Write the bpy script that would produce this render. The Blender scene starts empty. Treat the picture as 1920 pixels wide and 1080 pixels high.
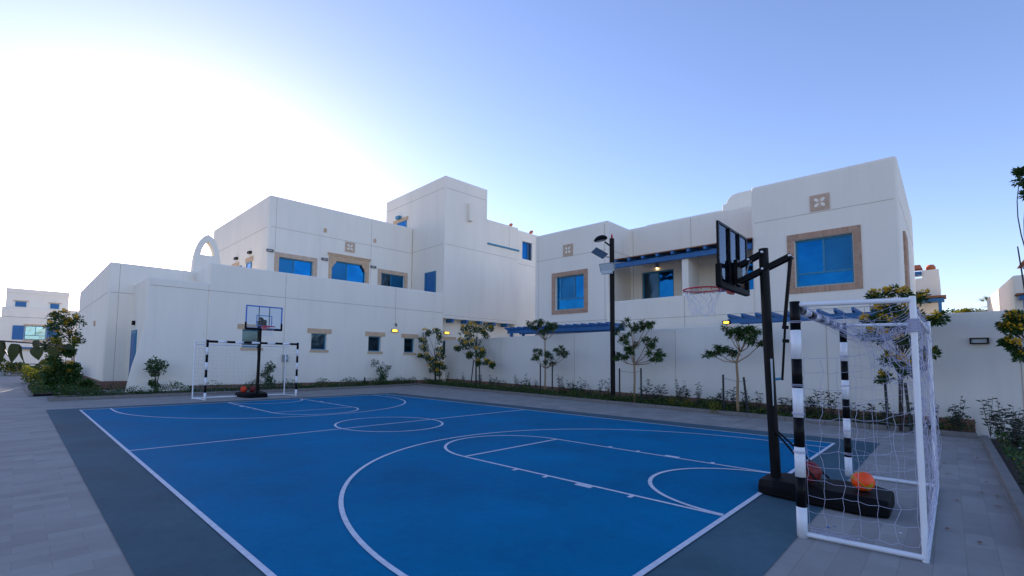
import bpy, bmesh, math, random
from mathutils import Vector, Matrix
rnd = random.Random(7)
S = bpy.context.scene
COL = S.collection

# ------------------------------------------------------------------ camera
F_PX = 873.19
pitch, roll, yaw = 0.06839, 0.01234, 0.78199
fw = Vector((math.cos(pitch)*math.sin(yaw), math.cos(pitch)*math.cos(yaw), math.sin(pitch)))
r0 = Vector((math.cos(yaw), -math.sin(yaw), 0)); u0 = r0.cross(fw)
rt = r0*math.cos(roll)+u0*math.sin(roll); up = -r0*math.sin(roll)+u0*math.cos(roll)
cam = bpy.data.cameras.new('camera'); co = bpy.data.objects.new('camera', cam); COL.objects.link(co)
M = Matrix((rt, up, -fw)).transposed().to_4x4(); M.translation = Vector((-1.32124, -1.58384, 1.49555))
co.matrix_world = M
cam.sensor_width = 36.0; cam.lens = F_PX/1920*36
cam.shift_x = (960-899.21)/1920; cam.shift_y = (614.68-540)/1920
cam.clip_start = 0.05; cam.clip_end = 3000
S.camera = co
# ------------------------------------------------------------------ sky, sun, exposure
SUN_EL, SUN_AZ = math.radians(10.5), math.radians(12.5)      # azimuth from +Y towards +X
w = bpy.data.worlds.new("World"); S.world = w; w.use_nodes = True
nt = w.node_tree; bg = nt.nodes['Background']
sky = nt.nodes.new('ShaderNodeTexSky'); sky.sky_type = 'NISHITA'; sky.sun_disc = False
sky.sun_elevation = SUN_EL; sky.sun_rotation = SUN_AZ
sky.air_density = 0.9; sky.dust_density = 0.4; sky.ozone_density = 2.5; sky.altitude = 0
wb = nt.nodes.new('ShaderNodeMix'); wb.data_type = 'RGBA'; wb.blend_type = 'MULTIPLY'; wb.inputs[0].default_value = 1.0
wb.inputs[7].default_value = (1.13, 0.945, 1.06, 1)     # white balance of the daylight
nt.links.new(sky.outputs[0], wb.inputs[6]); nt.links.new(wb.outputs[2], bg.inputs[0]); bg.inputs[1].default_value = 0.15
sl = bpy.data.lights.new('sun', 'SUN'); so = bpy.data.objects.new('sun', sl); COL.objects.link(so)
sl.energy = 3.0; sl.angle = math.radians(0.5); sl.color = (1.0, 0.88, 0.72)
sd = Vector((math.cos(SUN_EL)*math.sin(SUN_AZ), math.cos(SUN_EL)*math.cos(SUN_AZ), math.sin(SUN_EL)))
so.rotation_euler = sd.to_track_quat('Z', 'Y').to_euler()
S.view_settings.view_transform = 'Standard'; S.view_settings.look = 'None'
S.view_settings.exposure = 1.27; S.view_settings.gamma = 1.0
S.render.engine = 'CYCLES'; S.cycles.max_bounces = 8; S.cycles.transparent_max_bounces = 24

# ------------------------------------------------------------------ materials
def newmat(name):
    m = bpy.data.materials.new(name); m.use_nodes = True
    return m, m.node_tree, m.node_tree.nodes['Principled BSDF']
def N(t, k, **kw):
    n = t.nodes.new(k)
    for a, b in kw.items(): setattr(n, a, b)
    return n
def mat(name, col, rough=0.6, var=0.12, scale=3.0, bump=0.0, bscale=60.0, metal=0.0, spec=0.5, emit=None, es=0, streak=False):
    m, t, p = newmat(name)
    p.inputs['Roughness'].default_value = rough; p.inputs['Metallic'].default_value = metal
    p.inputs['Specular IOR Level'].default_value = spec
    tc = N(t, 'ShaderNodeTexCoord')
    no = N(t, 'ShaderNodeTexNoise'); no.inputs['Scale'].default_value = scale; no.inputs['Detail'].default_value = 6; no.inputs['Roughness'].default_value = 0.6
    if streak:
        mp = N(t, 'ShaderNodeMapping'); mp.inputs['Scale'].default_value = (1, 1, 0.22)
        t.links.new(tc.outputs['Object'], mp.inputs[0]); t.links.new(mp.outputs[0], no.inputs[0])
    else: t.links.new(tc.outputs['Object'], no.inputs[0])
    cr = N(t, 'ShaderNodeValToRGB')
    cr.color_ramp.elements[0].position = 0.3; cr.color_ramp.elements[1].position = 0.7
    cr.color_ramp.elements[0].color = [c*(1-var) for c in col]+[1]; cr.color_ramp.elements[1].color = [min(1, c*(1+var)) for c in col]+[1]
    t.links.new(no.outputs[0], cr.inputs[0]); t.links.new(cr.outputs[0], p.inputs['Base Color'])
    if streak:       # faint rain streaks and patchy weathering
        m2 = N(t, 'ShaderNodeMapping'); m2.inputs['Scale'].default_value = (1.3, 1.3, 0.12)
        n2 = N(t, 'ShaderNodeTexNoise'); n2.inputs['Scale'].default_value = 2.0; n2.inputs['Detail'].default_value = 8; n2.inputs['Roughness'].default_value = 0.7
        t.links.new(tc.outputs['Object'], m2.inputs[0]); t.links.new(m2.outputs[0], n2.inputs[0])
        r2 = N(t, 'ShaderNodeMapRange'); r2.inputs['From Min'].default_value = 0.52; r2.inputs['From Max'].default_value = 0.78
        r2.inputs['To Min'].default_value = 1.0; r2.inputs['To Max'].default_value = 0.93
        t.links.new(n2.outputs[0], r2.inputs[0])
        mu = N(t, 'ShaderNodeMix', data_type='RGBA', blend_type='MULTIPLY'); mu.inputs[0].default_value = 1
        t.links.new(cr.outputs[0], mu.inputs[6]); t.links.new(r2.outputs[0], mu.inputs[7]); t.links.new(mu.outputs[2], p.inputs['Base Color'])
    if bump:
        n2 = N(t, 'ShaderNodeTexNoise'); n2.inputs['Scale'].default_value = bscale; n2.inputs['Detail'].default_value = 4
        t.links.new(tc.outputs['Object'], n2.inputs[0])
        b = N(t, 'ShaderNodeBump'); b.inputs['Strength'].default_value = bump; b.inputs['Distance'].default_value = 0.01
        t.links.new(n2.outputs[0], b.inputs['Height']); t.links.new(b.outputs[0], p.inputs['Normal'])
    if emit:
        p.inputs['Emission Color'].default_value = (*emit, 1); p.inputs['Emission Strength'].default_value = es
    return m
PL = mat('white_plaster', (0.88, 0.80, 0.675), 0.9, 0.035, 0.9, 0.25, 45, spec=0.2, streak=True)
PLW = mat('boundary_plaster', (0.77, 0.72, 0.635), 0.9, 0.04, 0.8, 0.25, 45, spec=0.2, streak=True)
JOINT = mat('joint_sealant', (0.52, 0.45, 0.34), 0.9, 0.15, 4)
STONE = mat('tan_stone', (0.60, 0.42, 0.27), 0.85, 0.12, 5, 0.3, 30, spec=0.2)
PINK = mat('pink_stone', (0.58, 0.42, 0.30), 0.85, 0.14, 6, 0.3, 30, spec=0.2)
BLUEW = mat('blue_timber', (0.012, 0.125, 0.33), 0.5, 0.15, 6)
TEAL = mat('teal_frame', (0.015, 0.20, 0.33), 0.4, 0.08, 4)
BROWN = mat('brown_boards', (0.22, 0.09, 0.04), 0.8, 0.3, 8)
BLACK = mat('black_metal', (0.005, 0.005, 0.006), 0.4, 0.2, 10, spec=0.12)
BLACKM = mat('black_plastic', (0.004, 0.004, 0.005), 0.55, 0.25, 7, 0.2, 30, spec=0.10)
WPAINT = mat('white_paint', (0.78, 0.78, 0.80), 0.35, 0.04, 6)
GREYM = mat('grey_metal', (0.25, 0.265, 0.27), 0.45, 0.1, 8)
RIMRED = mat('red_rim', (0.55, 0.015, 0.02), 0.35, 0.1, 8)
BLUEP = mat('blue_paint', (0.01, 0.13, 0.45), 0.4, 0.05, 8)
ROPE = mat('white_rope', (0.62, 0.62, 0.74), 0.8, 0.05, 20)
NETM = mat('goal_rope', (0.44, 0.44, 0.56), 0.8, 0.05, 20)
TERRA = mat('terracotta', (0.55, 0.14, 0.04), 0.7, 0.2, 8)
LIT = mat('amber_lit', (1, .6, .1), 0.5, 0.0, 1, emit=(1.0, 0.50, 0.03), es=3.0)
LITW = mat('warm_lit', (1, .8, .4), 0.5, 0.0, 1, emit=(1.0, 0.72, 0.35), es=3.5)
DIFF = mat('lamp_diffuser', (0.45, 0.50, 0.52), 0.4, 0.05, 4)
SOIL = mat('planter_soil', (0.045, 0.03, 0.02), 0.95, 0.4, 12, 0.8, 25)
KERB = mat('kerb_stone', (0.19, 0.175, 0.16), 0.85, 0.12, 6, 0.3, 40)
LINEP = mat('court_line_paint', (0.62, 0.64, 0.69), 0.7, 0.13, 14)
SOLAR = mat('solar_cells', (0.05, 0.08, 0.12), 0.25, 0.2, 12)

def wood_glass(name, col, rough=0.06):
    m, t, p = newmat(name)
    p.inputs['Metallic'].default_value = 0.9; p.inputs['Roughness'].default_value = rough
    tc = N(t, 'ShaderNodeTexCoord'); no = N(t, 'ShaderNodeTexNoise'); no.inputs['Scale'].default_value = 1.3
    t.links.new(tc.outputs['Object'], no.inputs[0])
    cr = N(t, 'ShaderNodeValToRGB'); cr.color_ramp.elements[0].color = [c*0.65 for c in col]+[1]; cr.color_ramp.elements[1].color = [c*1.3 for c in col]+[1]
    t.links.new(no.outputs[0], cr.inputs[0]); t.links.new(cr.outputs[0], p.inputs['Base Color'])
    b = N(t, 'ShaderNodeBump'); b.inputs['Strength'].default_value = 0.35; b.inputs['Distance'].default_value = 0.05
    t.links.new(no.outputs[0], b.inputs['Height']); t.links.new(b.outputs[0], p.inputs['Normal'])
    return m
GLASSB = wood_glass('blue_reflective_glass', (0.003, 0.115, 0.29))
GLASSM = wood_glass('blue_glass_with_insect_screen', (0.015, 0.12, 0.26), 0.35)
GLASSD = wood_glass('dark_glass', (0.04, 0.07, 0.10), 0.12)
GLASSC = wood_glass('pale_glass', (0.25, 0.42, 0.48), 0.12)

def clearglass(name, ior):
    m, t, p = newmat(name); out = t.nodes['Material Output']
    t.nodes.remove(p)
    a = N(t, 'ShaderNodeBsdfTransparent'); a.inputs[0].default_value = (0.86, 0.92, 1.0, 1)
    g = N(t, 'ShaderNodeBsdfGlossy'); g.inputs[0].default_value = (0.75, 0.85, 1, 1); g.inputs['Roughness'].default_value = 0.06
    mx = N(t, 'ShaderNodeMixShader'); fr = N(t, 'ShaderNodeFresnel'); fr.inputs[0].default_value = ior
    ma = N(t, 'ShaderNodeMath', operation='ADD'); ma.inputs[1].default_value = 0.0; ma.use_clamp = True
    t.links.new(fr.outputs[0], ma.inputs[0]); t.links.new(ma.outputs[0], mx.inputs[0])
    t.links.new(a.outputs[0], mx.inputs[1]); t.links.new(g.outputs[0], mx.inputs[2]); t.links.new(mx.outputs[0], out.inputs[0])
    return m
ACRYL = clearglass('acrylic_sheet', 1.7); ACRYLF = clearglass('clean_acrylic_sheet', 1.22)

def brickmat(name, c1, c2, mortar, bw, bh, msize, axes='xy', rot=0.0, rough=0.85, off=0.5, bump=0.3, var=None, squash=1):
    m, t, p = newmat(name); p.inputs['Roughness'].default_value = rough; p.inputs['Specular IOR Level'].default_value = 0.25
    tc = N(t, 'ShaderNodeTexCoord'); sp = N(t, 'ShaderNodeSeparateXYZ'); cb = N(t, 'ShaderNodeCombineXYZ')
    t.links.new(tc.outputs['Object'], sp.inputs[0])
    ix = {'x': 0, 'y': 1, 'z': 2}
    t.links.new(sp.outputs[ix[axes[0]]], cb.inputs[0]); t.links.new(sp.outputs[ix[axes[1]]], cb.inputs[1])
    b = N(t, 'ShaderNodeTexBrick'); b.inputs['Scale'].default_value = 1.0; b.offset = off; b.squash = squash
    b.inputs['Brick Width'].default_value = bw; b.inputs['Row Height'].default_value = bh
    b.inputs['Mortar Size'].default_value = msize; b.inputs['Mortar Smooth'].default_value = 0.1
    b.inputs['Color1'].default_value = (*c1, 1); b.inputs['Color2'].default_value = (*c2, 1); b.inputs['Mortar'].default_value = (*mortar, 1)
    t.links.new(cb.outputs[0], b.inputs[0])
    no = N(t, 'ShaderNodeTexNoise'); no.inputs['Scale'].default_value = 1.3; no.inputs['Detail'].default_value = 8; no.inputs['Roughness'].default_value = 0.65
    t.links.new(tc.outputs['Object'], no.inputs[0])
    cr = N(t, 'ShaderNodeMapRange'); cr.inputs['From Min'].default_value = 0.3; cr.inputs['From Max'].default_value = 0.7
    cr.inputs['To Min'].default_value = 0.86; cr.inputs['To Max'].default_value = 1.1
    t.links.new(no.outputs[0], cr.inputs[0])
    mu = N(t, 'ShaderNodeMix', data_type='RGBA', blend_type='MULTIPLY'); mu.inputs[0].default_value = 1.0
    t.links.new(b.outputs[0], mu.inputs[6]); t.links.new(cr.outputs[0], mu.inputs[7])
    t.links.new(mu.outputs[2], p.inputs['Base Color'])
    bp = N(t, 'ShaderNodeBump'); bp.inputs['Strength'].default_value = bump; bp.inputs['Distance'].default_value = 0.004; bp.invert = True
    t.links.new(b.outputs[1], bp.inputs['Height']); t.links.new(bp.outputs[0], p.inputs['Normal'])
    return m
PAVE = brickmat('pale_paving_slabs', (0.275, 0.255, 0.235), (0.335, 0.315, 0.29), (0.27, 0.25, 0.23), 0.42, 0.18, 0.0035)
BRV = brickmat('brick_soldier_course', (0.42, 0.23, 0.14), (0.52, 0.32, 0.21), (0.42, 0.33, 0.26), 0.065, 0.24, 0.007, 'yz', off=0)
BRH = brickmat('brick_stretcher_course', (0.42, 0.23, 0.14), (0.52, 0.32, 0.21), (0.42, 0.33, 0.26), 0.30, 0.065, 0.007, 'yz', off=0)
PLINTH = brickmat('plinth_brick', (0.22, 0.11, 0.075), (0.27, 0.14, 0.1), (0.2, 0.14, 0.11), 0.22, 0.075, 0.006, 'yz')
PLINTHX = brickmat('plinth_brick_front', (0.22, 0.11, 0.075), (0.27, 0.14, 0.1), (0.2, 0.14, 0.11), 0.22, 0.075, 0.006, 'xz')

def courtmat(name, col, wear, rough=0.62):
    m, t, p = newmat(name); p.inputs['Roughness'].default_value = rough; p.inputs['Specular IOR Level'].default_value = 0.02
    tc = N(t, 'ShaderNodeTexCoord')
    n1 = N(t, 'ShaderNodeTexNoise'); n1.inputs['Scale'].default_value = 0.5; n1.inputs['Detail'].default_value = 9; n1.inputs['Roughness'].default_value = 0.68
    n2 = N(t, 'ShaderNodeTexNoise'); n2.inputs['Scale'].default_value = 9; n2.inputs['Detail'].default_value = 6; n2.inputs['Roughness'].default_value = 0.7
    n3 = N(t, 'ShaderNodeTexNoise'); n3.inputs['Scale'].default_value = 140; n3.inputs['Detail'].default_value = 3
    vo = N(t, 'ShaderNodeTexVoronoi'); vo.inputs['Scale'].default_value = 1.9
    for n in (n1, n2, n3, vo): t.links.new(tc.outputs['Object'], n.inputs[0])
    mr = N(t, 'ShaderNodeMapRange'); mr.inputs['From Min'].default_value = 0.35; mr.inputs['From Max'].default_value = 0.68
    mr.inputs['To Min'].default_value = 0.82; mr.inputs['To Max'].default_value = 1.20
    t.links.new(n1.outputs[0], mr.inputs[0])
    m2 = N(t, 'ShaderNodeMapRange'); m2.inputs['From Min'].default_value = 0.3; m2.inputs['From Max'].default_value = 0.7
    m2.inputs['To Min'].default_value = 0.93; m2.inputs['To Max'].default_value = 1.07; t.links.new(n2.outputs[0], m2.inputs[0])
    mm = N(t, 'ShaderNodeMath', operation='MULTIPLY'); t.links.new(mr.outputs[0], mm.inputs[0]); t.links.new(m2.outputs[0], mm.inputs[1])
    mu = N(t, 'ShaderNodeMix', data_type='RGBA', blend_type='MULTIPLY'); mu.inputs[0].default_value = 1
    mu.inputs[6].default_value = (*col, 1); t.links.new(mm.outputs[0], mu.inputs[7])
    # small scuffs
    sc = N(t, 'ShaderNodeMapRange'); sc.inputs['From Min'].default_value = 0.045; sc.inputs['From Max'].default_value = 0.0; sc.inputs['To Max'].default_value = 0.6
    t.links.new(vo.outputs['Distance'], sc.inputs[0])
    mx = N(t, 'ShaderNodeMix', data_type='RGBA'); t.links.new(sc.outputs[0], mx.inputs[0]); t.links.new(mu.outputs[2], mx.inputs[6]); mx.inputs[7].default_value = (*wear, 1)
    t.links.new(mx.outputs[2], p.inputs['Base Color'])
    rr = N(t, 'ShaderNodeMapRange'); rr.inputs['To Min'].default_value = rough-0.08; rr.inputs['To Max'].default_value = rough+0.12; t.links.new(n1.outputs[0], rr.inputs[0]); t.links.new(rr.outputs[0], p.inputs['Roughness'])
    b = N(t, 'ShaderNodeBump'); b.inputs['Strength'].default_value = 0.35; b.inputs['Distance'].default_value = 0.003
    t.links.new(n3.outputs[0], b.inputs['Height']); t.links.new(b.outputs[0], p.inputs['Normal'])
    return m
CBLUE = courtmat('blue_court_paint', (0.0, 0.155, 0.31), (0.03, 0.07, 0.12))
CGREY = courtmat('grey_green_court_paint', (0.07, 0.125, 0.15), (0.2, 0.2, 0.19))

def leafmat(name, c1, c2, trans=0.25):
    m, t, p = newmat(name); p.inputs['Roughness'].default_value = 0.45; p.inputs['Specular IOR Level'].default_value = 0.35
    gi = N(t, 'ShaderNodeNewGeometry')
    cr = N(t, 'ShaderNodeValToRGB'); cr.color_ramp.elements[0].color = (*c1, 1); cr.color_ramp.elements[1].color = (*c2, 1)
    t.links.new(gi.outputs['Random Per Island'], cr.inputs[0]); t.links.new(cr.outputs[0], p.inputs['Base Color'])
    tr = N(t, 'ShaderNodeBsdfTranslucent'); t.links.new(cr.outputs[0], tr.inputs[0])
    mx = N(t, 'ShaderNodeMixShader'); mx.inputs[0].default_value = trans
    t.links.new(p.outputs[0], mx.inputs[1]); t.links.new(tr.outputs[0], mx.inputs[2]); t.links.new(mx.outputs[0], t.nodes['Material Output'].inputs[0])
    return m
LF_D = leafmat('dark_leaves', (0.014, 0.042, 0.011), (0.055, 0.125, 0.024))
LF_F = leafmat('long_leaves', (0.022, 0.06, 0.018), (0.10, 0.18, 0.05))
LF_Y = leafmat('yellow_green_leaves', (0.09, 0.11, 0.01), (0.28, 0.24, 0.02), 0.4)
LF_B = leafmat('purple_green_leaves', (0.018, 0.03, 0.022), (0.05, 0.07, 0.045))
LF_N = leafmat('heart_leaves', (0.014, 0.022, 0.005), (0.03, 0.04, 0.008), 0.12)
FL_Y = leafmat('yellow_blossom', (0.60, 0.33, 0.01), (0.78, 0.52, 0.03))
FL_W = leafmat('white_blossom', (0.6, 0.6, 0.62), (0.75, 0.75, 0.78))
FL_R = leafmat('red_blossom', (0.30, 0.01, 0.01), (0.45, 0.03, 0.02))
DRY = leafmat('dry_leaves', (0.16, 0.05, 0.015), (0.28, 0.10, 0.02))
BARKT = mat('tan_bark', (0.30, 0.19, 0.10), 0.85, 0.2, 12, 0.5, 40)
BARKD = mat('dark_bark', (0.06, 0.045, 0.035), 0.9, 0.25, 12, 0.5, 40)
STAKE = mat('dark_stake', (0.018, 0.024, 0.022), 0.7, 0.2, 10)

# ------------------------------------------------------------------ mesh helpers
class MB:
    def __init__(s): s.v = []; s.f = []; s.m = []
    def face(s, pts, mi=0):
        i = len(s.v); s.v += [tuple(p) for p in pts]; s.f.append(tuple(range(i, i+len(pts)))); s.m.append(mi)
    def hexa(s, P, mi=0):      # P: 8 corners, bottom 4 then top 4
        i = len(s.v); s.v += [tuple(p) for p in P]
        for q in ((3,2,1,0), (4,5,6,7), (0,1,5,4), (1,2,6,5), (2,3,7,6), (3,0,4,7)):
            s.f.append(tuple(i+k for k in q)); s.m.append(mi)
    def box(s, x0, x1, y0, y1, z0, z1, mi=0):
        s.hexa([(x0,y0,z0),(x1,y0,z0),(x1,y1,z0),(x0,y1,z0),(x0,y0,z1),(x1,y0,z1),(x1,y1,z1),(x0,y1,z1)], mi)
    def prism(s, pts, ax, h, mi=0):   # polygon of world points swept by vector ax*h
        i = len(s.v); n = len(pts); d = Vector(ax)*h
        s.v += [tuple(p) for p in pts]+[tuple(Vector(p)+d) for p in pts]
        s.f.append(tuple(i+k for k in range(n))); s.f.append(tuple(i+n+k for k in reversed(range(n)))); s.m += [mi, mi]
        for k in range(n):
            l = (k+1) % n; s.f.append((i+k, i+n+k, i+n+l, i+l)); s.m.append(mi)
    def tube(s, pts, rad, k=8, mi=0, cap=True):
        pts = [Vector(p) for p in pts]; n = len(pts)
        rads = rad if isinstance(rad, (list, tuple)) else [rad]*n
        i0 = len(s.v); ref = None
        for j, p in enumerate(pts):
            d = (pts[min(j+1, n-1)]-pts[max(j-1, 0)])
            if d.length < 1e-9: d = Vector((0,0,1))
            d.normalize()
            if ref is None: ref = Vector((0,0,1)) if abs(d.z) < 0.9 else Vector((1,0,0))
            a = d.cross(ref); 
            if a.length < 1e-6: a = d.orthogonal()
            a.normalize(); b = a.cross(d).normalized(); ref = b
            for q in range(k):
                t = 2*math.pi*q/k; s.v.append(tuple(p+(a*math.cos(t)+b*math.sin(t))*rads[j]))
        for j in range(n-1):
            for q in range(k):
                r = (q+1) % k; s.f.append((i0+j*k+q, i0+j*k+r, i0+(j+1)*k+r, i0+(j+1)*k+q)); s.m.append(mi)
        if cap:
            s.f.append(tuple(i0+q for q in reversed(range(k)))); s.f.append(tuple(i0+(n-1)*k+q for q in range(k))); s.m += [mi, mi]
    def bar(s, a, b, w, h, mi=0):     # rectangular bar
        a = Vector(a); b = Vector(b); d = (b-a).normalized()
        upv = Vector((0,0,1)) if abs(d.z) < 0.95 else Vector((1,0,0))
        x = d.cross(upv).normalized()*w/2; y = x.normalized().cross(d).normalized()*h/2
        s.hexa([a-x-y, a+x-y, b+x-y, b-x-y, a-x+y, a+x+y, b+x+y, b-x+y], mi)
    def torus(s, c, R, r, n=32, k=8, mi=0):
        i0 = len(s.v)
        for a in range(n):
            t = 2*math.pi*a/n
            for q in range(k):
                u = 2*math.pi*q/k; rr = R+r*math.cos(u)
                s.v.append((c[0]+rr*math.cos(t), c[1]+rr*math.sin(t), c[2]+r*math.sin(u)))
        for a in range(n):
            for q in range(k):
                b = (a+1) % n; r2 = (q+1) % k
                s.f.append((i0+a*k+q, i0+b*k+q, i0+b*k+r2, i0+a*k+r2)); s.m.append(mi)
    def leaf(s, p, d, L, W, nrm=None, mi=0):
        d = d.normalized(); x = d.cross(nrm if nrm else Vector((rnd.uniform(-1,1), rnd.uniform(-1,1), rnd.uniform(-1,1))))
        if x.length < 1e-5: x = d.orthogonal()
        x.normalize(); n = x.cross(d)
        i = len(s.v)
        s.v += [tuple(p), tuple(p+d*L*.45+x*W/2+n*W*.12), tuple(p+d*L-n*L*.12), tuple(p+d*L*.45-x*W/2+n*W*.12), tuple(p+d*L*.5)]
        s.f += [(i, i+1, i+4), (i+1, i+2, i+4), (i+2, i+3, i+4), (i+3, i, i+4)]; s.m += [mi]*4
    def build(s, name, mats, parent=None, bevel=0, recalc=True, smooth=False, seg=2):
        me = bpy.data.meshes.new(name); me.from_pydata(s.v, [], s.f)
        if not isinstance(mats, (list, tuple)): mats = [mats]
        for m in mats: me.materials.append(m)
        me.polygons.foreach_set('material_index', s.m)
        if recalc or bevel:
            bm = bmesh.new(); bm.from_mesh(me)
            bmesh.ops.recalc_face_normals(bm, faces=bm.faces)
            if bevel:
                ed = [e for e in bm.edges if len(e.link_faces) == 2 and e.calc_face_angle(0) > 0.6]
                bmesh.ops.bevel(bm, geom=ed, offset=bevel, segments=seg, profile=0.5, affect='EDGES', clamp_overlap=True)
            bm.to_mesh(me); bm.free()
        if smooth:
            me.polygons.foreach_set('use_smooth', [True]*len(me.polygons))
        me.update()
        o = bpy.data.objects.new(name, me); COL.objects.link(o)
        if parent: o.parent = parent
        return o
def ev(o):
    dg = bpy.context.evaluated_depsgraph_get(); dg.update()
    return bpy.data.meshes.new_from_object(o.evaluated_get(dg))
def carve(name, solids, mats, parent, bevel=0.1, cutters=None):
    """union of solids (list of MB), rounded edges, openings cut out"""
    base = solids[0].build('t', mats)
    tmp = []
    for s in solids[1:]:
        c = s.build('t', mats); tmp.append(c)
        m = base.modifiers.new('u', 'BOOLEAN'); m.operation = 'UNION'; m.object = c; m.solver = 'EXACT'
    me = ev(base) if tmp else base.data
    bm = bmesh.new(); bm.from_mesh(me)
    bmesh.ops.remove_doubles(bm, verts=bm.verts, dist=1e-4)
    bmesh.ops.dissolve_limit(bm, angle_limit=0.01, verts=bm.verts, edges=bm.edges)
    bmesh.ops.recalc_face_normals(bm, faces=bm.faces)
    if bevel:
        ed = [e for e in bm.edges if len(e.link_faces) == 2 and e.calc_face_angle(0) > 0.6 and e.is_convex
              and not (abs(e.verts[0].co.z) < 0.01 and abs(e.verts[1].co.z) < 0.01)]
        bmesh.ops.bevel(bm, geom=ed, offset=bevel, segments=5, profile=0.5, affect='EDGES', clamp_overlap=True)
    me2 = bpy.data.meshes.new(name); bm.to_mesh(me2); bm.free()
    for m in (mats if isinstance(mats, list) else [mats]): me2.materials.append(m)
    for c in tmp: bpy.data.objects.remove(c)
    bpy.data.objects.remove(base)
    o = bpy.data.objects.new(name, me2); COL.objects.link(o)
    if cutters and cutters.v:
        c = cutters.build('t', mats)
        m = o.modifiers.new('d', 'BOOLEAN'); m.operation = 'DIFFERENCE'; m.object = c; m.solver = 'EXACT'
        me3 = ev(o); o.modifiers.clear(); o.data = me3; bpy.data.objects.remove(c)
    o.data.name = name
    if parent: o.parent = parent
    return o
def tag(o, label=None, cat=None, group=None, kind=None):
    if label: o['label'] = label
    if cat: o['category'] = cat
    if group: o['group'] = group
    if kind: o['kind'] = kind
    return o
def thing(name, label, cat, group=None):
    o = bpy.data.objects.new(name, None); COL.objects.link(o); o.empty_display_size = 0.2
    return tag(o, label, cat, group)
def cp(o, parent=None):
    c = o.copy(); COL.objects.link(c); c.parent = parent
    for ch in list(o.children): cp(ch, c)
    return c
class Fr:     # facade frame: s along, d outward, z up
    def __init__(s, O, u, n): s.O = Vector((*O, 0)); s.u = Vector((*u, 0)); s.n = Vector((*n, 0))
    def P(s, a, d, z): return s.O+s.u*a+s.n*d+Vector((0,0,z))
    def box(s, mb, s0, s1, d0, d1, z0, z1, mi=0):
        P = s.P; mb.hexa([P(s0,d0,z0), P(s1,d0,z0), P(s1,d1,z0), P(s0,d1,z0), P(s0,d0,z1), P(s1,d0,z1), P(s1,d1,z1), P(s0,d1,z1)], mi)
ct, st = math.cos(math.radians(2.732)), math.sin(math.radians(2.732))
LFR = Fr((0, 21.3), (ct, -st), (-st, -ct))          # left villa facade
RFR = Fr((17.5, 0), (0, 1), (-1, 0))                # right villa facade
wl = math.hypot(1, 0.18)
WFR = Fr((13.7, 0), (0.18/wl, 1/wl), (-1/wl, 0.18/wl))   # boundary wall

# ------------------------------------------------------------------ ground, court
def sheet(name, pts, z, m):
    mb = MB(); mb.face([(x, y, z) for x, y in pts]); o = mb.build(name, m, recalc=False); tag(o, kind='structure'); return o
SAND = mat('sandy_ground', (0.50, 0.43, 0.34), 0.95, 0.15, 0.3, 0.4, 8)
sheet('ground', [(-400,-300), (500,-300), (500,700), (-400,700)], -0.012, SAND)
sheet('paving', [(-16,-14), (17.6,-14), (17.6,30), (1.9,30), (1.9,60), (-16,60)], 0.0, PAVE)
sheet('court_surround', [(-0.66,-0.60), (10.46,-0.60), (10.46,15.62), (-0.66,15.62)], 0.005, CGREY)
CW, CL = 9.68, 14.98
sheet('court', [(0,0), (CW,0), (CW,CL), (0,CL)], 0.009, CBLUE)
ln = MB(); Z = 0.013; LW = 0.048
def strip(p0, p1, w=LW, z=Z):
    a = Vector((*p0, 0)); b = Vector((*p1, 0)); d = (b-a).normalized(); n = Vector((-d.y, d.x, 0))*w/2
    L = (b-a).length; k = max(1, int(L/1.2))
    for i in range(k):
        q0 = a+(b-a)*i/k; q1 = a+(b-a)*(i+1)/k
        ln.face([(*(q0-n).xy, z), (*(q1-n).xy, z), (*(q1+n).xy, z), (*(q0+n).xy, z)])
def arc(c, r, a0, a1, w=LW, n=72, z=Z):
    for i in range(n):
        t0 = math.radians(a0+(a1-a0)*i/n); t1 = math.radians(a0+(a1-a0)*(i+1)/n)
        ln.face([(c[0]+(r-w/2)*math.cos(t0), c[1]+(r-w/2)*math.sin(t0), z), (c[0]+(r-w/2)*math.cos(t1), c[1]+(r-w/2)*math.sin(t1), z),
                 (c[0]+(r+w/2)*math.cos(t1), c[1]+(r+w/2)*math.sin(t1), z), (c[0]+(r+w/2)*math.cos(t0), c[1]+(r+w/2)*math.sin(t0), z)])
h = LW/2
strip((0, -h), (0, CL+h)); strip((CW, -h), (CW, CL+h)); strip((h, 0), (CW-h, 0)); strip((h, CL), (CW-h, CL))
strip((h, CL/2), (CW-h, CL/2), z=Z)
cx = CW/2
arc((cx, CL/2), 1.2, 0, 360, z=Z+0.002)
for sgn, y0 in ((1, 0), (-1, CL)):
    Y = lambda v: y0+sgn*v
    for sx in (-1, 1):
        strip((cx+sx*1.2, Y(h)), (cx+sx*1.2, Y(3.71)), z=Z+0.001)
        for yy, hw in ((0.95, 0.025), (2.12, 0.025), (2.63, 0.025), (1.55, 0.11)):
            a = cx+sx*(1.2+h); b = cx+sx*(1.2+h+0.085)
            ln.face([(min(a,b), Y(yy)-hw, Z), (max(a,b), Y(yy)-hw, Z), (max(a,b), Y(yy)+hw, Z), (min(a,b), Y(yy)+hw, Z)])
    strip((cx-1.2+h, Y(3.71)), (cx+1.2-h, Y(3.71)), z=Z+0.001)
    aa = (0, 180) if sgn > 0 else (180, 360)
    arc((cx, Y(3.71)), 1.2, *aa, z=Z+0.002)
    arc((cx, Y(0.03)), 1.17, *aa, z=Z+0.003)
    for sx in (-1, 1): strip((cx+sx*4.2, Y(h)), (cx+sx*4.2, Y(0.9)), z=Z)
    arc((cx, Y(0.9)), 4.2, *aa, n=110, z=Z+0.003)
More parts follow.
